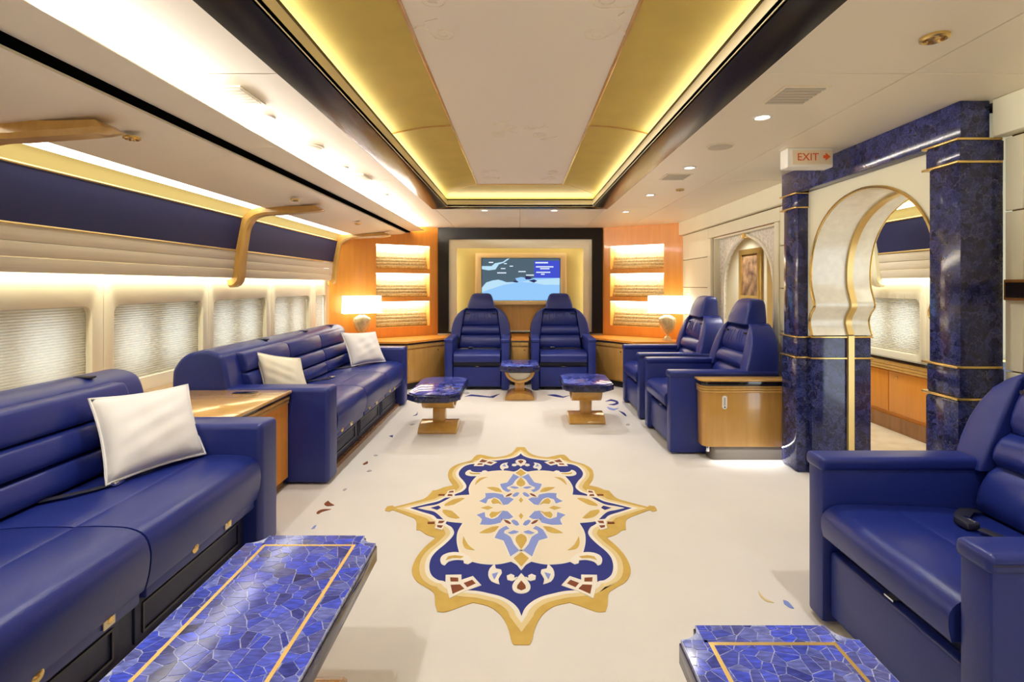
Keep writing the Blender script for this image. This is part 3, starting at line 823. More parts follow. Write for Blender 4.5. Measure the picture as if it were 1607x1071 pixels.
# exit sign
ex = thing('exit_sign', (1.71, 3.0, H + 0.81), 'cream box sign with red EXIT lettering and arrow under the ceiling', 'sign')
B(1.575, 1.845, 3.0, 3.09, H + 0.695, H + 0.812).build('sign_box', 'white_plastic', ex, bevel=0.008, seg=2)
B(1.60, 1.835, 2.996, 3.002, H + 0.712, H + 0.795).build('sign_face', 'sign_cream', ex, bevel=0.002)
mt = Matrix.Translation((1.628, 2.9945, H + 0.734)) @ Matrix.Rotation(R(90), 4, 'X')
text_mesh('EXIT', 0.062, 'lettering', 'sign_red', ex, mt)
MB().prism([(1.783, H + .747), (1.796, H + .747), (1.796, H + .733), (1.824, H + .756), (1.796, H + .779), (1.796, H + .765), (1.783, H + .765)], 'y', 2.9935, 2.996).build('arrow', 'sign_red', ex)
# wall control panel beside the camera
cp = thing('wall_control_panel', (2.10, 2.1, H - 0.02), 'small black control screen in wooden frame on the right wall', 'control panel')
B(2.085, 2.106, 1.90, 2.20, H - 0.065, H + 0.025).build('frame', 'wood_honey_dark', cp, bevel=0.004)
B(2.08, 2.09, 1.915, 2.185, H - 0.052, H + 0.012).build('screen', 'screen_black', cp)

# =================================================================== FURNITURE
# ---- reclining armchair (local: front at y = 0, faces -y)
def ring(x0, x1, y0, y1, z, r, n=4):
    return [(p[0], p[1], z) for p in rrect(x0, x1, y0, y1, r, n)]
def chair_front(z): return 0.555 + (z - 0.45) * 0.27
def chair_rear(z): return 0.845 + (z - 0.6) * 0.05
def make_chair(loc, rz, label):
    t = thing('lounge_chair', loc, label, 'armchair', 'blue leather reclining armchairs', rz)
    OFF[t.name] = Vector((0, 0, 0))
    k = dict(local=True)
    for s in (-1, 1):
        B(s * 0.302, s * 0.398, 0.006, 0.83, 0.012, 0.615).build('arm_panel', 'leather', t, bevel=0.012, seg=2, **k)
        cap = B(s * 0.294, s * 0.404, -0.004, 0.84, 0.590, 0.642).build('arm_pad', 'leather', t, bevel=0.019, seg=4, **k)
        MB().tube([(s * 0.405, 0.0, 0.618), (s * 0.4055, 0.83, 0.618)], 0.0022, 5).build('stitching', 'leather_dark', cap, **k)
    B(-0.296, 0.296, 0.07, 0.80, 0.03, 0.335).build('base', 'leather_dark', t, **k)
    B(-0.296, 0.296, 0.03, 0.075, 0.045, 0.290).build('leg_rest', 'leather', t, bevel=0.014, seg=3, **k)
    B(-0.02, 0.02, 0.04, 0.07, 0.288, 0.296).build('latch', 'chrome', t, **k)
    prof = smooth_loop([(0.0, 0.35), (-0.008, 0.39), (-0.004, 0.43), (0.025, 0.458), (0.075, 0.470), (0.235, 0.468), (0.25, 0.460), (0.265, 0.467), (0.45, 0.458), (0.60, 0.44), (0.61, 0.35)], 3, corner=60)
    MB().prism(prof, 'x', -0.287, 0.287).build('seat_cushion', 'leather', t, bevel=0.018, seg=3, angle=60, **k)
    # tufted back
    def halfw(z): return 0.292 - (z - 0.45) * 0.14
    for z0, z1, bulge in ((0.452, 0.628, 0.0), (0.632, 0.752, 0.006), (0.756, 0.965, -0.004)):
        rings = []
        m = 6
        for i in range(m + 1):
            u = i / m
            z = z0 + (z1 - z0) * u
            e = math.sin(math.pi * u) ** 0.5 if 0 < u < 1 else 0
            f = chair_front(z) + 0.028 - 0.034 * e - bulge
            rings.append(ring(-halfw(z), halfw(z), f, f + 0.12, z, 0.02))
        MB().loft(rings).build('back_cushion', 'leather', t, **k)
    # stitched fan pleats at the shoulders
    for s in (-1, 1):
        for j in range(3):
            x = s * (0.05 + 0.05 * j)
            pth = []
            for q in range(6):
                z = 0.935 - 0.125 * q / 5
                e = math.sin(math.pi * (z - 0.756) / 0.209) ** 0.5
                pth.append((x * (0.8 + 0.06 * q), chair_front(z) + 0.033 - 0.034 * e, z))
            MB().tube(pth, [0.002, 0.005, 0.006, 0.006, 0.005, 0.002], 6).build('pleat', 'leather', t, **k)
        B(s * 0.155, s * 0.215, chair_front(0.915) - 0.008, chair_front(0.915) + 0.01, 0.905, 0.918).build('belt_slot', 'belt', t, **k)
    W_ = [(0.60, 0.398), (0.70, 0.396), (0.78, 0.382), (0.85, 0.355), (0.91, 0.318), (0.95, 0.275), (0.98, 0.225), (0.992, 0.19)]
    for s in (-1, 1):
        rings = []
        for z, wd in W_:
            xi = min(halfw(z) + 0.004, wd - 0.03)
            f = chair_front(z) - 0.014 + 0.03 * max(0, (z - 0.9)) * 4
            a, b = sorted((s * xi, s * wd))
            rings.append(ring(a, b, f, chair_rear(z), z, 0.014))
        MB().loft(rings).build('side_bolster', 'leather', t, **k)
    MB().loft([ring(-halfw(z) - 0.01, halfw(z) + 0.01, chair_front(z) + 0.06, chair_rear(z) - 0.01, z, 0.02) for z in (0.45, 0.6, 0.75, 0.9, 0.985)]).build('back_shell', 'leather', t, **k)
    hr = []
    for z, wd, dy in ((0.972, 0.178, 0.0), (0.985, 0.186, -0.012), (1.03, 0.178, -0.016), (1.09, 0.163, -0.014), (1.14, 0.146, -0.006), (1.17, 0.13, 0.006), (1.185, 0.108, 0.025), (1.19, 0.08, 0.05)):
        hr.append(ring(-wd, wd, chair_front(z) - 0.015 + dy, chair_rear(z) - 0.005 - max(0, dy), z, 0.03))
    MB().loft(hr).build('headrest', 'leather', t, **k)
    bl = MB()
    bl.tube([(-0.27, 0.56, 0.455), (-0.24, 0.50, 0.470), (-0.18, 0.43, 0.474), (-0.12, 0.40, 0.476)], 0.022, 6, flat=0.25)
    belt = bl.build('seat_belt', 'belt', t, **k)
    B(-0.145, -0.085, 0.37, 0.415, 0.468, 0.492).build('buckle', 'belt', belt, bevel=0.006, **k)
    B(-0.14, -0.09, 0.398, 0.412, 0.490, 0.495).build('buckle_bar', 'chrome', belt, bevel=0.002, **k)
    b2 = MB().tube([(0.26, 0.545, 0.455), (0.15, 0.50, 0.472), (0.02, 0.45, 0.472), (-0.08, 0.41, 0.476)], 0.020, 6, flat=0.18).build('seat_belt', 'belt', t, **k)
    return t
ch0 = make_chair((-0.532, 6.28, 0), 0, 'left of the two blue armchairs facing us under the screen')
CH = [((0.54, 6.28, 0), 0, 'right of the two blue armchairs facing us under the screen'),
      ((1.147, 4.31, 0), R(-90), 'blue side armchair next to the honey wood console'),
      ((1.147, 5.32, 0), R(-90), 'blue side armchair farther back, nearest the right lamp'),
      ((1.147, 1.642, 0), R(-90), 'large blue armchair in the right foreground')]
for loc, rz, lab in CH:
    c = dup(ch0, None, loc, rz); c['label'] = lab

# ---- sofas along the left windows
def sofa(y0, y1, ncush, label, knobs):
    t = thing('sofa', (-1.7, (y0 + y1) / 2, 0), label, 'sofa', 'blue leather sofas by the windows')
    A = 0.17
    for a in (y0, y1 - A):
        MB().prism([(-2.28, 0.01), (-1.242, 0.01), (-1.242, 0.63), (-2.28, 0.63)], 'y', a, a + A).build('arm', 'leather', t, bevel=0.028, seg=4)
    B(-2.26, -1.33, y0 + A, y1 - A, 0.03, 0.29).build('base', 'leather_dark', t)
    B(-2.26, -1.30, y0 + A, y1 - A, 0.0, 0.03).build('plinth', 'wood_honey_dark', t)  # added brown strip: stands in for the shaded carpet along the sofa base
    n = ncush; L = (y1 - y0 - 2 * A) / n
    sp = smooth_loop([(-1.262, 0.275), (-1.248, 0.33), (-1.243, 0.40), (-1.262, 0.455), (-1.31, 0.480), (-1.38, 0.487), (-1.49, 0.486), (-1.505, 0.476), (-1.52, 0.485), (-1.70, 0.482), (-1.90, 0.46), (-1.90, 0.275)], 3, corner=62)
    shell = smooth_loop([(-2.27, 0.28), (-2.27, 0.68), (-2.25, 0.77), (-2.19, 0.84), (-2.10, 0.872), (-2.02, 0.872), (-1.955, 0.845), (-1.925, 0.79), (-1.905, 0.70), (-1.88, 0.55), (-1.86, 0.40), (-1.86, 0.28)], 3, corner=62)
    MB().prism(shell, 'y', y0 + 0.004, y1 - 0.004).build('back_frame', 'leather', t, bevel=0.03, seg=3, angle=60)
    for i in range(n):
        a = y0 + A + i * L + 0.004; b_ = y0 + A + (i + 1) * L - 0.004
        MB().prism(sp, 'y', a, b_).build('seat_cushion', 'leather', t, bevel=0.016, seg=3, angle=60)
        dr = B(-1.335, -1.322, a + 0.03, b_ - 0.03, 0.06, 0.215).build('drawer_front', 'leather_dark', t, bevel=0.006)
        MB().prism([(a + 0.06, 0.085), (b_ - 0.06, 0.085), (b_ - 0.06, 0.19), (a + 0.06, 0.19)], 'x', -1.324, -1.316, [[(a + 0.068, 0.093), (b_ - 0.068, 0.093), (b_ - 0.068, 0.182), (a + 0.068, 0.182)]]).build('seam', 'black_trim', dr)
        B(-1.34, -1.268, a + 0.01, b_ - 0.01, 0.235, 0.30).build('front_rail', 'leather', t, bevel=0.008)
        for z0, z1, xf in ((0.475, 0.585, -1.805), (0.588, 0.70, -1.825), (0.703, 0.838, -1.862)):
            pr = smooth_loop([(xf - 0.10, z0), (xf - 0.022, z0 + 0.003), (xf - 0.004, z0 + 0.02), (xf - 0.006, (z0 + z1) / 2), (xf - 0.022, z1 - 0.02), (xf - 0.042, z1 - 0.003), (xf - 0.11, z1)], 3, corner=70)
            MB().prism(pr, 'y', a, b_).build('back_roll', 'leather', t, bevel=0.012, seg=3, angle=60)
    for i, f in enumerate(knobs):
        if f[1] == 'knob':
            MB().lathe([(0.0, 0), (0.019, 0), (0.019, 0.006), (0.012, 0.012), (0.0, 0.013)], 16).xf(lambda v: Vector((-1.268 + v.z, f[0] + v.x, 0.277 + v.y))).build('gold_knob', 'gold', t)
        else:
            p = B(-1.268, -1.262, f[0] - 0.022, f[0] + 0.022, 0.247, 0.291).build('socket_plate', 'gold_satin_pale', t, bevel=0.003)
            MB().lathe([(0.0, 0), (0.012, 0), (0.010, 0.004), (0.0, 0.004)], 12).xf(lambda v: Vector((-1.262 + v.z, f[0] + v.x, 0.269 + v.y))).build('socket', 'gold', p)
    for f in (0.3, 0.62, 0.9):
        y = y0 + (y1 - y0) * f
        B(-2.06, -1.98, y - 0.02, y + 0.02, 0.868, 0.878).build('belt_slot', 'belt', t, bevel=0.004)
    for i in range(n):
        y = y0 + A + L * (i + 0.38)
        bt = MB().tube([(-1.82, y - 0.06, 0.48), (-1.74, y - 0.03, 0.492), (-1.69, y + 0.02, 0.492), (-1.66, y + 0.08, 0.492)], 0.02, 6, flat=0.2).build('seat_belt', 'belt', t)
        B(-1.68, -1.63, y + 0.06, y + 0.11, 0.488, 0.503).build('buckle', 'chrome', bt, bevel=0.004)
    return t
sofa(0.08, 2.62, 3, 'near blue leather sofa with large white pillow', [(1.335, 'knob'), (1.57, 'plate'), (1.984, 'knob'), (2.21, 'plate')])
sofa(3.31, 5.64, 3, 'far blue leather sofa with two pillows', [(3.62, 'knob'), (3.83, 'plate'), (4.28, 'knob'), (4.5, 'plate'), (4.95, 'knob'), (5.15, 'plate')])

def pillow(c, T, label, material):
    """c: bottom-left, bottom-right, top-right, top-left corners."""
    c = [Vector(p) for p in c]
    o = sum(c, Vector()) / 4
    nrm = (c[1] - c[0]).cross(c[3] - c[0]).normalized()
    n = 18
    rnd = random.Random(len(label))
    def pos(u, v, s):
        uu = u * (1 - 0.075 * (1 - v * v)); vv = v * (1 - 0.075 * (1 - u * u))
        a, b = (uu + 1) / 2, (vv + 1) / 2
        p = c[0] * (1 - a) * (1 - b) + c[1] * a * (1 - b) + c[2] * a * b + c[3] * (1 - a) * b
        e = max(0.0, (1 - u * u) * (1 - v * v))
        h = T * e ** 0.42 + 0.006 * math.sin(7 * u + 3 * v) * e + 0.004 * math.sin(13 * v - 5 * u) * e
        return p + nrm * (s * h)
    mb = MB()
    for s in (1, -1):
        V = [pos(-1 + 2 * i / n, -1 + 2 * j / n, s) for j in range(n + 1) for i in range(n + 1)]
        F = [(j * (n + 1) + i, j * (n + 1) + i + 1, (j + 1) * (n + 1) + i + 1, (j + 1) * (n + 1) + i) for j in range(n) for i in range(n)]
        mb.add(V, F)
    t = thing('throw_pillow', (o.x, o.y, min(p.z for p in c)), label, 'pillow', 'throw pillows on the sofas')
    me = mb
    ob = me.build('pillow_body', material, t)
    bm = bmesh.new(); bm.from_mesh(ob.data); bmesh.ops.remove_doubles(bm, verts=bm.verts, dist=1e-4); bmesh.ops.recalc_face_normals(bm, faces=bm.faces); bm.to_mesh(ob.data); bm.free(); ob.data.shade_smooth()
    edge = [pos(-1 + 2 * i / 12, -1, 0) for i in range(12)] + [pos(1, -1 + 2 * i / 12, 0) for i in range(12)] + [pos(1 - 2 * i / 12, 1, 0) for i in range(12)] + [pos(-1, 1 - 2 * i / 12, 0) for i in range(12)]
    MB().tube(edge, 0.006, 6, closed=True).build('piping', material, t)
pillow([(-1.66, 2.045, 0.497), (-1.50, 2.43, 0.497), (-1.67, 2.56, 0.80), (-1.835, 2.17, 0.815)], 0.075, 'large white pillow on the near sofa', 'pillow_white')
pillow([(-1.50, 3.66, 0.495), (-1.78, 3.58, 0.495), (-1.90, 3.655, 0.82), (-1.615, 3.74, 0.76)], 0.07, 'cream pillow behind the arm of the far sofa', 'pillow_cream')
pillow([(-1.665, 5.04, 0.497), (-1.42, 5.38, 0.497), (-1.55, 5.46, 0.80), (-1.80, 5.13, 0.82)], 0.07, 'white pillow at the far end of the far sofa', 'pillow_white')

# ---- end table between the sofas and console by the side chair
et = thing('end_table', (-1.9, 2.96, 0), 'honey wood end table between the two sofas', 'table')
B(-2.44, -1.50, 2.635, 3.295, 0.06, 0.585).build('body', 'wood_orange', et)
for z0, z1, x in ((0.585, 0.60, -1.49), (0.562, 0.582, -1.488), (0.54, 0.558, -1.492)):
    B(-2.44, x, 2.635, 3.295, z0, z1).build('moulding', 'wood_gold' if z0 < 0.58 else 'black_gloss', et, bevel=0.003)
B(-2.44, -1.475, 2.63, 3.30, 0.60, 0.622).build('top', 'wood_top', et, bevel=0.006)
B(-2.40, -2.12, 2.70, 3.24, 0.6215, 0.6235).build('inset_tray', 'wood_honey_dark', et)
B(-1.80, -1.66, 3.18, 3.24, 0.621, 0.625).build('control_plate', 'black_gloss', et, bevel=0.002)
B(-2.44, -1.53, 2.64, 3.29, 0.0, 0.06).build('plinth', 'wood_honey_dark', et)
ld = B(-2.44, -2.285, NEAR, 6.3, 0.59, 0.62)
tag(struct(ld.build('trim_1', 'wood_honey', bevel=0.004)), 'honey wood ledge under the left windows', 'ledge')

cs = thing('console_cabinet', (1.7, 3.86, 0), 'honey wood console between side armchair and lapis column', 'cabinet')
def rcorner(x0, x1, y0, y1, r):
    pts = [(x1, y0), (x1, y1), (x0, y1)]
    for k in range(7):
        a = R(180 + 90 * k / 6)
        pts.append((x0 + r + r * math.cos(a), y0 + r + r * math.sin(a)))
    return pts
MB().prism(rcorner(1.355, 2.06, 3.765, 3.895, 0.05), 'z', 0.105, 0.52).build('body', 'wood_honey', cs, bevel=0.004)
for i, (z0, z1) in enumerate(((0.505, 0.522), (0.524, 0.541), (0.543, 0.556))):
    MB().prism(rcorner(1.345 - 0.002 * i, 2.06, 3.755, 3.895, 0.055), 'z', z0, z1).build('moulding', 'wood_gold', cs, bevel=0.005)
MB().prism(rcorner(1.345, 2.06, 3.755, 3.895, 0.05), 'z', 0.556, 0.59).build('edge_band', 'black_gloss', cs, bevel=0.003)
MB().prism(rcorner(1.33, 2.06, 3.745, 3.895, 0.06), 'z', 0.59, 0.604).build('top', 'wood_gold', cs, bevel=0.004)
MB().prism(rcorner(1.42, 2.06, 3.79, 3.895, 0.04), 'z', 0.0, 0.105).build('plinth', 'plinth_grey', cs)
tg = MB().prism(rrect(1.492, 1.528, 0.385, 0.485, 0.018), 'y', 3.759, 3.766).build('white_tag', 'white_plastic', cs)
B(1.503, 1.517, 3.7575, 3.7595, 0.412, 0.47).build('print', 'rug_grey', tg)
MB().lathe([(0.0, 0), (0.006, 0), (0.006, 0.002), (0, 0.002)], 10).xf(lambda v: Vector((1.511 + v.x, 3.7575 + v.z, 0.40 + v.y))).build('print', 'rug_blue', tg)
fl = strip('floor_light', (1.44, 3.772, 0.10), (2.0, 3.772, 0.10), (0, -1, -0.9), 0.015, 0.7, WHITE)
fl.parent = cs; fl.matrix_parent_inverse = Matrix.Translation(-OFF[cs.name])
B(1.385, 1.41, 3.79, 3.815, 0.06, 0.10).build('hinge', 'chrome', cs, bevel=0.006)

# ---- built-in counter under the screen
ct = thing('wall_counter', (0, 6.9, 0.58), 'orange wood counter top running below the screen', 'counter')
topP = [(-2.42, 6.32), (-1.40, 6.28), (-0.965, 6.80), (-0.965, 7.175), (-0.115, 7.175), (-0.115, 6.62), (0.115, 6.62), (0.115, 7.175), (0.968, 7.175), (0.968, 6.80), (1.40, 6.28), (2.08, 6.28), (2.08, 6.575), (1.19, 7.16), (1.10, 7.21), (0.95, 7.37), (-0.95, 7.37), (-1.10, 7.21), (-1.19, 7.16), (-2.38, 6.385)]
MB().prism(topP, 'z', 0.578, 0.602).build('slab', 'wood_orange', ct, smooth=False)
MB().prism(topP, 'z', 0.562, 0.578).build('edge_band', 'black_gloss', ct, smooth=False)
def cab(poly, front, label):
    cx = sum(p[0] for p in poly) / len(poly); cy = sum(p[1] for p in poly) / len(poly)
    t = thing('counter_cabinet', (cx, cy, 0), label, 'cabinet', 'built-in cabinets below the screen')
    MB().prism(poly, 'z', 0.08, 0.56).build('body', 'wood_honey', t)
    pin = [(cx + (p[0] - cx) * 0.93, cy + (p[1] - cy) * 0.93) for p in poly]
    MB().prism(pin, 'z', 0.0, 0.08).build('toe_kick', 'black_trim', t)
    a, b = Vector(front[0]), Vector(front[1])
    d = (b - a).normalized(); L = (b - a).length
    nrm = Vector((d.y, -d.x))
    if nrm.y > 0: nrm = -nrm
    def box(u0, u1, n0, n1, z0, z1):
        return B(u0, u1, n0, n1, z0, z1).xf(lambda v: Vector(((a + d * v.x + nrm * v.y).x, (a + d * v.x + nrm * v.y).y, v.z)))
    box(0.0, L, 0, 0.014, 0.51, 0.555).build('moulding', 'wood_gold', t, bevel=0.004)
    dr = box(0.015, L - 0.015, 0, 0.012, 0.10, 0.495).build('door', 'wood_honey', t, bevel=0.004)
    box(L * 0.72, L * 0.72 + 0.018, 0.012, 0.024, 0.45, 0.468).build('knob', 'gold', dr, bevel=0.004)
cab([(-0.11, 6.635), (0.11, 6.635), (0.11, 7.16), (-0.11, 7.16)], ((-0.11, 6.635), (0.11, 6.635)), 'narrow honey wood cabinet between the two facing armchairs')
cab([(-0.975, 6.83), (-1.40, 6.31), (-2.38, 6.34), (-2.32, 6.40), (-1.22, 7.12), (-0.975, 7.15)], ((-1.40, 6.31), (-0.975, 6.83)), 'angled honey wood cabinet left of the facing armchairs')
cab([(0.978, 6.83), (1.40, 6.31), (2.07, 6.31), (2.07, 6.55), (1.22, 7.12), (0.978, 7.15)], ((0.978, 6.83), (1.40, 6.31)), 'angled honey wood cabinet right of the facing armchairs')

# ---- screen with the flight map
tv = thing('wall_screen', (0.013, 7.34, H - 0.22), 'flat screen with blue flight map in gold frame', 'screen')
x0, x1, z0, z1 = -0.556, 0.582, H - 0.222, H + 0.392
MB().prism([(x0 - .085, z0 - .062), (x1 + .085, z0 - .062), (x1 + .085, z1 + .07), (x0 - .085, z1 + .07)], 'y', 7.31, 7.37, [[(x0, z0), (x1, z0), (x1, z1), (x0, z1)]]).build('gold_frame', 'gold_frame', tv, bevel=0.012, seg=2, angle=60)
B(x0 - 0.01, x1 + 0.01, 7.352, 7.36, z0 - 0.01, z1 + 0.01).build('bezel', 'screen_black', tv)
def scr(pts, material, name, layer):
    SW, SH = x1 - x0 - 0.016, z1 - z0 - 0.01
    q = [(x0 + 0.008 + (p[0] - 110) / 1378 * SW, z1 - 0.005 - (p[1] - 175) / 740 * SH) for p in pts]
    MB().prism(q, 'y', 7.350 - layer * 0.0012, 7.3512 - layer * 0.0012).build(name, material, tv, smooth=False)
scr([(110, 175), (1488, 175), (1488, 915), (110, 915)], 'scr_sea', 'map_sea', 0)
scr([(110, 690), (185, 600), (300, 565), (400, 550), (530, 595), (730, 600), (780, 590), (1000, 560), (1488, 520), (1488, 640), (1200, 640), (1000, 600), (800, 590), (500, 640), (250, 720), (110, 770)], 'scr_sea_pale', 'map_shallows', 1)
scr([(110, 175), (1488, 175), (1488, 520), (1030, 520), (960, 545), (880, 540), (860, 510), (800, 505), (700, 525), (720, 560), (760, 590), (730, 602), (640, 590), (545, 595), (470, 565), (400, 550), (300, 562), (185, 600), (110, 690)], 'scr_land', 'map_land', 2)
scr([(110, 310), (280, 310), (340, 260), (480, 235), (560, 178), (600, 178), (500, 250), (410, 280), (350, 370), (230, 385), (110, 365)], 'scr_sea_pale', 'map_bay', 3)
scr([(880, 480), (990, 510), (960, 545), (885, 545)], 'scr_land_dark', 'map_island', 3)
scr([(935, 568), (1030, 545), (1090, 570), (1030, 603)], 'scr_land_dark', 'map_island', 3)
scr([(660, 575), (700, 565), (760, 592), (700, 600)], 'scr_land_dark', 'map_island', 3)
scr([(1035, 215), (1485, 215), (1485, 520), (1035, 520)], 'scr_panel', 'info_panel', 3)
for (a, b_, c, d_) in ((230, 310, 235, 255), (500, 550, 258, 275), (600, 660, 303, 320), (445, 525, 345, 362), (380, 540, 420, 440), (755, 885, 398, 416), (890, 1030, 460, 480)):
    scr([(a, c), (b_, c), (b_, d_), (a, d_)], 'scr_text', 'place_name', 4)
for (a, b_, c, d_) in ((1055, 1280, 238, 262), (1065, 1375, 312, 334), (1140, 1305, 346, 366), (1070, 1320, 410, 430), (1155, 1220, 444, 464)):
    scr([(a, c), (b_, c), (b_, d_), (a, d_)], 'scr_text', 'info_line', 4)

# ---- table lamps on the counter
def lamp(x, y, rz, label):
    t = thing('table_lamp', (x, y, 0.602), label, 'lamp', 'table lamps beside the niches', rz)
    k = dict(local=True)
    B(-0.06, 0.06, -0.045, 0.045, 0, 0.02).build('foot', 'glass_urn', t, bevel=0.004, **k)
    MB().lathe([(0.0, 0.02), (0.045, 0.02), (0.04, 0.04), (0.018, 0.055), (0.016, 0.075), (0.05, 0.10), (0.085, 0.16), (0.105, 0.23), (0.108, 0.27), (0.095, 0.29), (0.06, 0.31), (0.03, 0.325), (0.0, 0.325)], 20).build('urn', 'glass_urn', t, **k)
    MB().lathe([(0.0, 0.325), (0.012, 0.325), (0.012, 0.37), (0.0, 0.37)], 10).build('stem', 'gold', t, **k)
    pr = rrect(-0.238, 0.238, -0.085, 0.085, 0.03)
    sh = MB().loft([[(p[0] * s, p[1] * s, z) for p in pr] for z, s in ((0.345, 1.0), (0.565, 0.97))], cap=False)
    sh.build('shade', 'lamp_shade', t, **k)
    MB().prism([(p[0] * 0.9, p[1] * 0.85) for p in pr], 'z', 0.44, 0.445).build('diffuser', 'lamp_shade', t, **k)
    return t
lamp(-2.0, 6.45, R(30), 'lit lamp with white shade in the left corner behind the far sofa')
lamp(1.865, 6.45, R(-30), 'lit lamp with white shade in the right corner by the side armchairs')

# ---- tables with lapis tops
def ped(t, cx, cy, along, sc=1.0):
    """U trough on a stem and a flared foot; section runs across 'along'."""
    U = [(0.17 * math.cos(a), 0.325 + 0.135 * math.sin(a)) for a in [R(180 + 180 * k / 16) for k in range(17)]]
    Ui = [(0.135 * math.cos(a), 0.325 + 0.105 * math.sin(a)) for a in [R(360 - 180 * k / 16) for k in range(17)]]
    foot = [(-0.165, 0.0), (0.165, 0.0), (0.165, 0.018), (0.14, 0.045), (0.10, 0.066), (0.05, 0.078), (-0.05, 0.078), (-0.10, 0.066), (-0.14, 0.045), (-0.165, 0.018)]
    def put(mb):
        if along == 'x': return mb.xf(lambda v: Vector((cx + v.y * sc, cy + v.x, v.z)))
        return mb.xf(lambda v: Vector((cx + v.x, cy + v.y * sc, v.z)))
    put(MB().prism(U + Ui, 'y', -0.14, 0.14)).build('trough', 'wood_honey', t, bevel=0.003)
    put(MB().prism([(0.134 * math.cos(a), 0.325 + 0.104 * math.sin(a)) for a in [R(180 + 180 * k / 16) for k in range(17)]], 'y', -0.12, 0.12)).build('inner_panel', 'pearl', t)
    put(B(-0.055, 0.055, -0.055, 0.055, 0.07, 0.20)).build('stem', 'wood_honey', t, bevel=0.004)
    put(MB().prism(foot, 'y', -0.17, 0.17)).build('foot', 'wood_honey', t, bevel=0.004)
def octa(x0, x1, y0, y1, c): return [(x0 + c, y0), (x1 - c, y0), (x1, y0 + c), (x1, y1 - c), (x1 - c, y1), (x0 + c, y1), (x0, y1 - c), (x0, y0 + c)]
def small_table(x0, x1, y0, y1, along, label):
    cx, cy = (x0 + x1) / 2, (y0 + y1) / 2
    t = thing('pedestal_table', (cx, cy, 0), label, 'table', 'octagonal lapis tables')
    c = 0.08
    MB().prism(octa(x0, x1, y0, y1, c), 'z', 0.335, 0.388).build('edge', 'lapis_edge', t, bevel=0.006)
    MB().prism(octa(x0 + .012, x1 - .012, y0 + .012, y1 - .012, c), 'z', 0.388, 0.398).build('lapis_top', 'lapis_top', t, bevel=0.003)
    MB().prism(octa(x0 + .025, x1 - .025, y0 + .025, y1 - .025, c), 'z', 0.322, 0.335).build('apron', 'black_gloss', t)
    ped(t, cx, cy, along)
small_table(-0.95, -0.50, 4.20, 5.03, 'x', 'octagonal lapis table in front of the far sofa')
small_table(0.395, 0.866, 4.62, 5.22, 'x', 'octagonal lapis table in front of the side armchairs')
small_table(-0.228, 0.222, 5.66, 6.17, 'y', 'small lapis table with U-shaped support before the facing armchairs')

def clip(poly, p, n):
    out = []
    for i in range(len(poly)):
        a, b = poly[i - 1], poly[i]
        da, db = (a - p).dot(n), (b - p).dot(n)
        if da <= 0: 
            if db <= 0: out.append(b)
            else: out.append(a + (b - a) * (da / (da - db)))
        elif db <= 0:
            out.append(a + (b - a) * (da / (da - db))); out.append(b)
    return out
def chips(regions, cell, parent, z0, z1, seed, gap=0.0014):
    rnd = random.Random(seed)
    allx = [p for r in regions for p in r]
    x0 = min(p[0] for p in allx); x1 = max(p[0] for p in allx); y0 = min(p[1] for p in allx); y1 = max(p[1] for p in allx)
    nx, ny = max(1, round((x1 - x0) / cell)), max(1, round((y1 - y0) / (cell * 0.92)))
    seeds = []
    for i in range(-1, nx + 1):
        for j in range(-1, ny + 1):
            seeds.append(Vector((x0 + (i + 0.5 + rnd.uniform(-.62, .62)) * (x1 - x0) / nx, y0 + (j + 0.5 + rnd.uniform(-.62, .62)) * (y1 - y0) / ny)))
    cells = []
    for s in seeds:
        near = sorted(seeds, key=lambda q: (q - s).length_squared)[1:17]
        for reg in regions:
            poly = [Vector(p) for p in reg]
            for q in near:
                n = (q - s).normalized()
                poly = clip(poly, (s + q) / 2 - n * gap, n)
                if len(poly) < 3: break
            if len(poly) < 3: continue
            ar = abs(sum(poly[i - 1].x * poly[i].y - poly[i].x * poly[i - 1].y for i in range(len(poly)))) / 2
            if ar < 0.00008: continue
            cells.append(poly)
    # the 300 nearest to the seen end are single chips, the rest one field
    cells.sort(key=lambda p: -max(q.y for q in p))
    rest = MB()
    for poly in cells[300:]:
        rest.prism([(p.x, p.y) for p in poly], 'z', z0, z1)
    if rest.v:
        rest.build('stone_chips', 'lapis_top', parent, smooth=False)['kind'] = 'stuff'
    for poly in cells[:300]:
            c = sum(poly, Vector((0, 0))) / len(poly)
            me = MB().prism([(p.x - c.x, p.y - c.y) for p in poly], 'z', 0, z1 - z0).mesh('stone_chip', smooth=False)
            me.materials.append(MATS['lapis_chip'])
            o = link('stone_chip', me, parent)
            o.location = (c.x - OFF[parent.name].x, c.y - OFF[parent.name].y, z0 - OFF[parent.name].z)
    return len(cells)
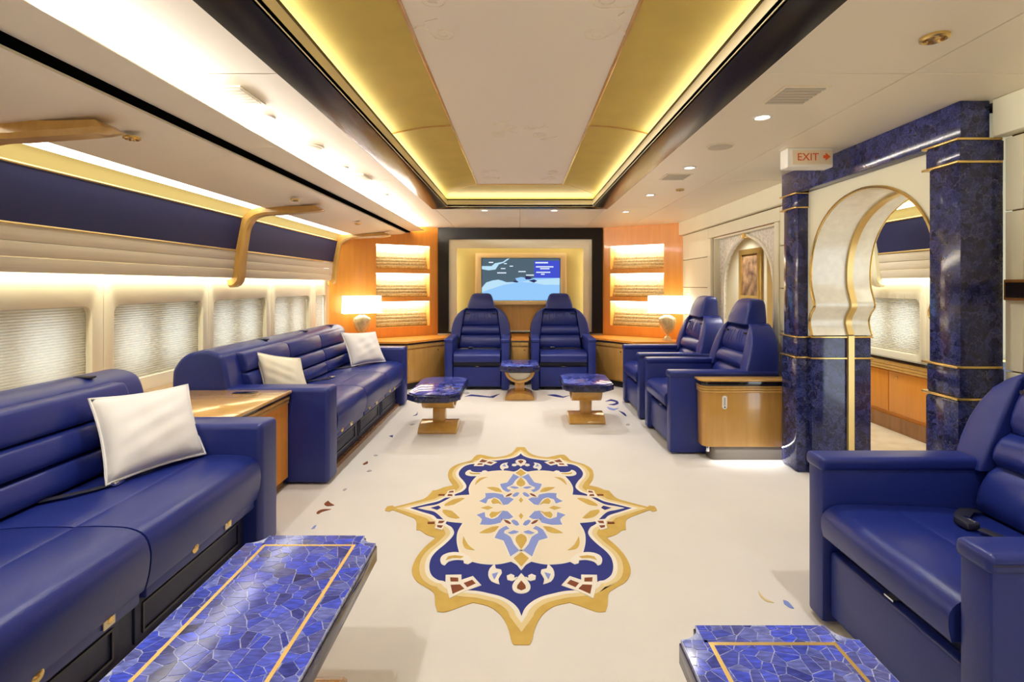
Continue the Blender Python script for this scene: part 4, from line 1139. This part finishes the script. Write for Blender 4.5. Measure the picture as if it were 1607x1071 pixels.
def long_table(x0, x1, y0, y1, label, cell, seed):
    cx, cy = (x0 + x1) / 2, (y0 + y1) / 2
    t = thing('coffee_table', (cx, cy, 0), label, 'table', 'long lapis coffee tables')
    r = 0.055
    def outline(g):
        a0, a1, b0, b1 = x0 + g, x1 - g, y0 + g, y1 - g
        pts = []
        for (ccx, ccy, s, e) in ((a1, b0, 180, 90), (a1, b1, 270, 180), (a0, b1, 360, 270), (a0, b0, 90, 0)):
            st = [(ccx, ccy)]
            arcp = [(ccx + r * math.cos(R(s + (e - s) * k / 8)), ccy + r * math.sin(R(s + (e - s) * k / 8))) for k in range(9)]
            dx0 = 1 if arcp[0][0] > ccx + 1e-6 else -1 if arcp[0][0] < ccx - 1e-6 else 0
            pts += arcp
        return pts
    MB().prism(outline(0.0), 'z', 0.335, 0.388).build('edge', 'lapis_edge', t, bevel=0.003, angle=60)
    slab = MB().prism(outline(0.004), 'z', 0.388, 0.3985).build('slab', 'lapis_matrix', t)
    m = 0.075
    ix0, ix1, iy0, iy1 = x0 + m, x1 - m, y0 + m, y1 - m
    g = 0.0055
    for q in ((ix0 - g, ix0 + g, iy0 - g, iy1 + g), (ix1 - g, ix1 + g, iy0 - g, iy1 + g), (ix0 + g, ix1 - g, iy0 - g, iy0 + g), (ix0 + g, ix1 - g, iy1 - g, iy1 + g)):
        B(*q, 0.398, 0.3996).build('gold_inlay', 'gold', t)
    e = 0.006; b = r + 0.006
    regs = [[(ix0 + g, iy0 + g), (ix1 - g, iy0 + g), (ix1 - g, iy1 - g), (ix0 + g, iy1 - g)],
            [(x0 + e, y0 + b), (ix0 - g, y0 + b), (ix0 - g, y1 - b), (x0 + e, y1 - b)],
            [(ix1 + g, y0 + b), (x1 - e, y0 + b), (x1 - e, y1 - b), (ix1 + g, y1 - b)],
            [(x0 + b, iy1 + g), (x1 - b, iy1 + g), (x1 - b, y1 - e), (x0 + b, y1 - e)],
            [(x0 + b, y0 + e), (x1 - b, y0 + e), (x1 - b, iy0 - g), (x0 + b, iy0 - g)]]
    print('chips', chips(regs, cell, t, 0.398, 0.3994, seed))
    B(x0 + 0.03, x1 - 0.03, y0 + 0.05, y1 - 0.05, 0.29, 0.335).build('apron', 'wood_honey', t, bevel=0.004)
    ped(t, cx, y0 + (y1 - y0) * 0.28, 'x'); ped(t, cx, y0 + (y1 - y0) * 0.72, 'x')
long_table(-0.96, -0.50, 0.60, 1.84, 'long lapis coffee table with gold inlay in the left foreground', 0.039, 3)
long_table(0.405, 0.866, 0.45, 1.355, 'lapis coffee table with gold inlay in the right foreground', 0.036, 11)

# =================================================================== CARPET DESIGN
md = thing('carpet_medallion', (0.006, 2.963, 0), 'large blue and gold medallion woven into the cream carpet', 'carpet medallion')
def F(cx, cy):          # trace of the lower right quarter, unprojected to the floor plane
    x = 810 + cx / 4.461; y = 780 + cy / 4.461
    return ((x - 818.07) / (y - 448) * 1.3, 1040 / (y - 448) - 2.9625)
def quad(pts):          # quarter outline (starting on the long axis, ending on the short axis) -> whole outline
    q = [F(*p) for p in pts]
    q[0] = (max(q[0][0], 0), q[0][1])
    up = [(a, -b) for a, b in reversed(q)]
    right = q + up
    left = [(-a, b) for a, b in reversed(right)]
    out = []
    for p in right + left:
        if not out or (Vector(p) - Vector(out[-1])).length > 0.004: out.append(p)
    if (Vector(out[0]) - Vector(out[-1])).length < 0.004: out.pop()
    return out
def offset(poly, d):
    P = [Vector(p) for p in poly]; n = len(P); out = []
    ar = sum(P[i - 1].x * P[i].y - P[i].x * P[i - 1].y for i in range(n))
    s = 1 if ar > 0 else -1
    for i in range(n):
        a = (P[i] - P[i - 1]); b = (P[(i + 1) % n] - P[i])
        if a.length < 1e-9 or b.length < 1e-9: out.append(P[i]); continue
        a.normalize(); b.normalize()
        na, nb = Vector((a.y, -a.x)) * s, Vector((b.y, -b.x)) * s
        m = (na + nb)
        if m.length < 0.3: m = na
        m.normalize()
        out.append(P[i] + m * d / max(0.5, m.dot(na)))
    return out
def layer(poly, material, name, z):
    return MB().prism([(p[0] + 0.006, p[1] + 2.963) for p in poly], 'z', 0.0002, z).build(name, material, md, smooth=False)
outer = smooth_loop(quad([(36, 1042), (92, 1041), (108, 1010), (125, 940), (155, 870), (200, 815), (270, 770), (375, 745), (450, 770), (530, 800), (580, 812), (625, 808), (640, 755), (648, 680), (700, 640), (765, 600), (797, 550), (800, 500), (770, 430), (715, 360), (635, 290), (700, 268), (740, 240), (770, 235), (774, 165), (830, 135), (900, 108), (935, 96), (960, 106), (988, 100), (984, 85)]), 4, corner=40)
field = smooth_loop(quad([(36, 845), (60, 790), (110, 742), (180, 706), (260, 685), (340, 668), (430, 660), (530, 640), (575, 600), (620, 590), (665, 555), (680, 500), (668, 440), (630, 390), (570, 340), (520, 290), (505, 255), (522, 220), (550, 203), (590, 176), (624, 160), (652, 136), (720, 114), (812, 85)]), 4, corner=60)
inner = smooth_loop(quad([(36, 512), (60, 482), (105, 456), (200, 476), (300, 474), (385, 455), (445, 425), (468, 370), (478, 310), (470, 250), (435, 188), (545, 177), (575, 160), (602, 134), (640, 107), (700, 95), (744, 85)]), 4, corner=60)
layer(outer, 'rug_gold', 'gold_border', 0.0030)
layer(offset(field, 0.045), 'rug_pale', 'pale_band', 0.0036)
layer(offset(field, 0.020), 'rug_white', 'white_outline', 0.0042)
layer(field, 'rug_blue', 'blue_field', 0.0048)
layer(offset(inner, 0.007), 'rug_white', 'white_outline', 0.0052)
layer(inner, 'rug_cream', 'cream_field', 0.0056)
def motif(pts, material, name, z=0.0066, axis=None, edge=None, sub=3):
    """axis 'x': half motif on the long axis (mirrored left/right), 'y': half motif on the short axis; otherwise four copies."""
    q = [F(*p) for p in pts]
    if axis == 'x': q = [(max(a, 0.0), b) for a, b in q]; q = q + [(-a, b) for a, b in reversed(q) if a > 1e-4]
    if axis == 'y': q = q + [(a, -b) for a, b in reversed(q) if b < -0.003]
    q = smooth_loop(q, sub, corner=45)
    for sx, sy in ((1, 1), (-1, 1), (1, -1), (-1, -1)):
        if axis == 'x' and sx < 0: continue
        if axis == 'y' and sy < 0: continue
        pp = [(a * sx, b * sy) for a, b in q]
        if edge: layer(offset(pp, edge), 'rug_white', 'motif_outline', z - 0.0006)
        layer(pp, material, name, z)
motif([(36, 395), (90, 440), (36, 500)], 'rug_gold', 'gold_diamond', axis='x', edge=0.012, sub=1)
motif([(36, 268), (68, 285), (75, 315), (56, 350), (36, 378)], 'rug_gold', 'gold_drop', axis='x', edge=0.010)
motif([(50, 385), (112, 428), (135, 370), (160, 315), (222, 297), (190, 240), (140, 212), (118, 232), (150, 245), (155, 264), (110, 290), (88, 340)], 'rug_sky', 'blue_leaf', edge=0.006, sub=2)
motif([(90, 150), (130, 110), (165, 105), (200, 150), (240, 165), (285, 150), (290, 115), (347, 135), (310, 165), (325, 202), (250, 205), (180, 190), (165, 165), (120, 165)], 'rug_sky', 'blue_leaf', edge=0.006, sub=2)
motif([(48, 205), (62, 180), (90, 168), (105, 178), (92, 198), (68, 212)], 'rug_sky', 'blue_leaf', edge=0.005, sub=2)
motif([(52, 253), (88, 244), (132, 262), (108, 272), (70, 266)], 'rug_sky', 'blue_leaf', edge=0.006, sub=2, z=0.0072)
motif([(104, 197), (128, 176), (158, 170), (142, 190), (116, 201)], 'rug_rust', 'rust_eye', edge=0.010, sub=2, z=0.0072)
motif([(36, 122), (52, 142), (36, 166)], 'rug_gold', 'gold_diamond', axis='x', sub=1)
motif([(190, 215), (240, 219), (300, 244), (328, 262), (270, 264), (220, 250)], 'rug_gold', 'gold_leaf', sub=2)
motif([(168, 105), (200, 116), (240, 112), (258, 134), (245, 158), (212, 146)], 'rug_gold', 'gold_leaf', sub=2, edge=0.008, z=0.0072)
motif([(233, 85), (270, 99), (317, 85)], 'rug_gold', 'gold_leaf', axis='y', sub=2)
motif([(465, 157), (520, 108), (580, 98), (586, 115), (545, 150), (490, 162)], 'rug_gold', 'gold_leaf', sub=2)
motif([(597, 85), (615, 96), (625, 100), (668, 85)], 'rug_blue', 'blue_arrowhead', axis='y', sub=1)
motif([(440, 285), (446, 330), (430, 368), (395, 380), (360, 384), (408, 345)], 'rug_gold', 'gold_leaf', sub=2)
motif([(380, 466), (388, 440), (440, 404), (520, 397), (580, 415), (603, 445), (595, 480), (572, 491), (545, 465), (490, 452), (440, 455), (438, 475), (410, 483)], 'rug_white', 'white_scroll', sub=3, z=0.0062)
motif([(440, 428), (500, 420), (548, 428), (567, 455), (520, 440), (460, 441)], 'rug_gold', 'gold_leaf', sub=2, z=0.007)
motif([(178, 520), (215, 512), (222, 478), (258, 515), (268, 560), (245, 603), (188, 624), (196, 585), (172, 545)], 'rug_white', 'white_leaf', sub=2)
motif([(198, 540), (242, 552), (226, 592), (212, 570)], 'rug_sky', 'blue_leaf', sub=2, z=0.0072)
motif([(36, 545), (70, 585), (98, 628), (95, 662), (70, 683), (36, 689)], 'rug_white', 'white_drop', axis='x')
motif([(36, 598), (64, 632), (66, 655), (36, 668)], 'rug_rust', 'rust_drop', axis='x', z=0.0072, sub=2)
motif([(62, 585), (100, 601), (134, 592), (138, 563), (108, 550), (84, 562), (86, 580), (66, 570)], 'rug_white', 'white_curl', sub=2)
motif([(316, 630), (375, 565), (455, 592), (455, 555), (566, 557), (568, 612), (540, 722), (430, 668), (385, 655)], 'rug_white', 'white_patch', sub=1, z=0.0062)
motif([(355, 618), (380, 592), (440, 615), (415, 645)], 'rug_rust', 'rust_tile', sub=1)
motif([(478, 578), (535, 575), (532, 605), (477, 605)], 'rug_rust', 'rust_tile', sub=1)
motif([(435, 655), (465, 625), (532, 628), (518, 692)], 'rug_rust', 'rust_tile', sub=1)
motif([(550, 170), (632, 163), (634, 205), (640, 228), (590, 240), (575, 210)], 'rug_white', 'white_patch', sub=1, z=0.0062)
motif([(570, 177), (612, 177), (618, 195), (585, 193)], 'rug_rust', 'rust_tile', sub=1)
motif([(640, 182), (690, 185), (690, 195), (642, 195)], 'rug_rust', 'rust_tile', sub=1)
motif([(582, 210), (625, 207), (622, 222), (595, 228)], 'rug_rust', 'rust_tile', sub=1)

# scattered vine fragments near the sofas and tables
def flecks(name, label, base, items):
    t = thing(name, (*base, 0), label, 'carpet motif')
    for nm, material, pts in items:
        q = [((x - 816) / (y - 448) * 1.3, 1040 / (y - 448)) for x, y in pts]
        MB().prism(smooth_loop(q, 3, corner=70), 'z', 0.0002, 0.003).build(nm, material, t, smooth=False)
def C5(pts): return [(460 + a / 4.462, 620 + b / 4.462) for a, b in pts]
flecks('carpet_vine', 'faint rust and grey vine fragments in the carpet along the sofas', (-1.0, 3.2), [
    ('rust_leaf', 'rug_rust', C5([(218, 766), (245, 744), (262, 760), (288, 775), (265, 779), (235, 780)])),
    ('rust_leaf', 'rug_rust', C5([(163, 832), (178, 815), (215, 804), (265, 804), (230, 813), (200, 822), (178, 836)])),
    ('blue_leaf', 'rug_blue', C5([(672, 290), (700, 284), (696, 299)])),
    ('rust_leaf', 'rug_rust', C5([(488, 487), (520, 467), (524, 480), (500, 491)])),
    ('grey_leaf', 'rug_grey', C5([(563, 427), (578, 418), (594, 426), (580, 431)])),
    ('grey_leaf', 'rug_grey', C5([(515, 538), (535, 526), (552, 533), (532, 541)])),
    ('grey_leaf', 'rug_grey', C5([(347, 670), (362, 658), (378, 660), (362, 674)])),
    ('grey_leaf', 'rug_sky', C5([(128, 942), (145, 922), (162, 916), (150, 938)])),
    ('blue_leaf', 'rug_blue', C5([(838, 148), (862, 138), (872, 118), (868, 142)])),
    ('grey_leaf', 'rug_grey', C5([(815, 211), (835, 203), (852, 205), (836, 214)]))])
def C6(pts): return [(620 + a / 4.0175, 440 + b / 4.0175) for a, b in pts]
flecks('carpet_vine', 'blue vine scrolls in the carpet beside the side armchairs', (0.9, 5.0), [
    ('blue_scroll', 'rug_blue', C6([(1325, 765), (1360, 752), (1400, 762), (1408, 780), (1380, 790), (1345, 785), (1380, 780), (1392, 770), (1360, 762)])),
    ('blue_scroll', 'rug_sky', C6([(1335, 800), (1380, 812), (1410, 808), (1380, 822), (1350, 815)])),
    ('blue_scroll', 'rug_blue', C6([(1410, 825), (1445, 838), (1460, 858), (1448, 855), (1432, 842)])),
    ('blue_scroll', 'rug_blue', C6([(960, 725), (1010, 722), (1060, 735), (1100, 728), (1060, 742), (1010, 735)])),
    ('grey_leaf', 'rug_grey', C6([(1455, 912), (1470, 905), (1482, 912), (1470, 918)]))])
flecks('carpet_vine', 'blue vine line in the carpet before the left facing armchair', (-0.45, 5.6), [
    ('blue_scroll', 'rug_blue', C6([(440, 735), (480, 722), (540, 728), (600, 735), (660, 718), (620, 742), (560, 738), (480, 732)])),
    ('grey_leaf', 'rug_grey', C6([(430, 715), (450, 705), (470, 712), (450, 720)]))])
flecks('carpet_vine', 'small blue leaf in the carpet by the foreground armchair', (1.1, 2.08), [
    ('blue_leaf', 'rug_sky', [(1229, 943), (1237, 946), (1246, 956), (1240, 955), (1231, 949)]),
    ('pale_leaf', 'rug_pale', [(1190, 928), (1200, 940), (1215, 947), (1203, 945), (1193, 937)])])
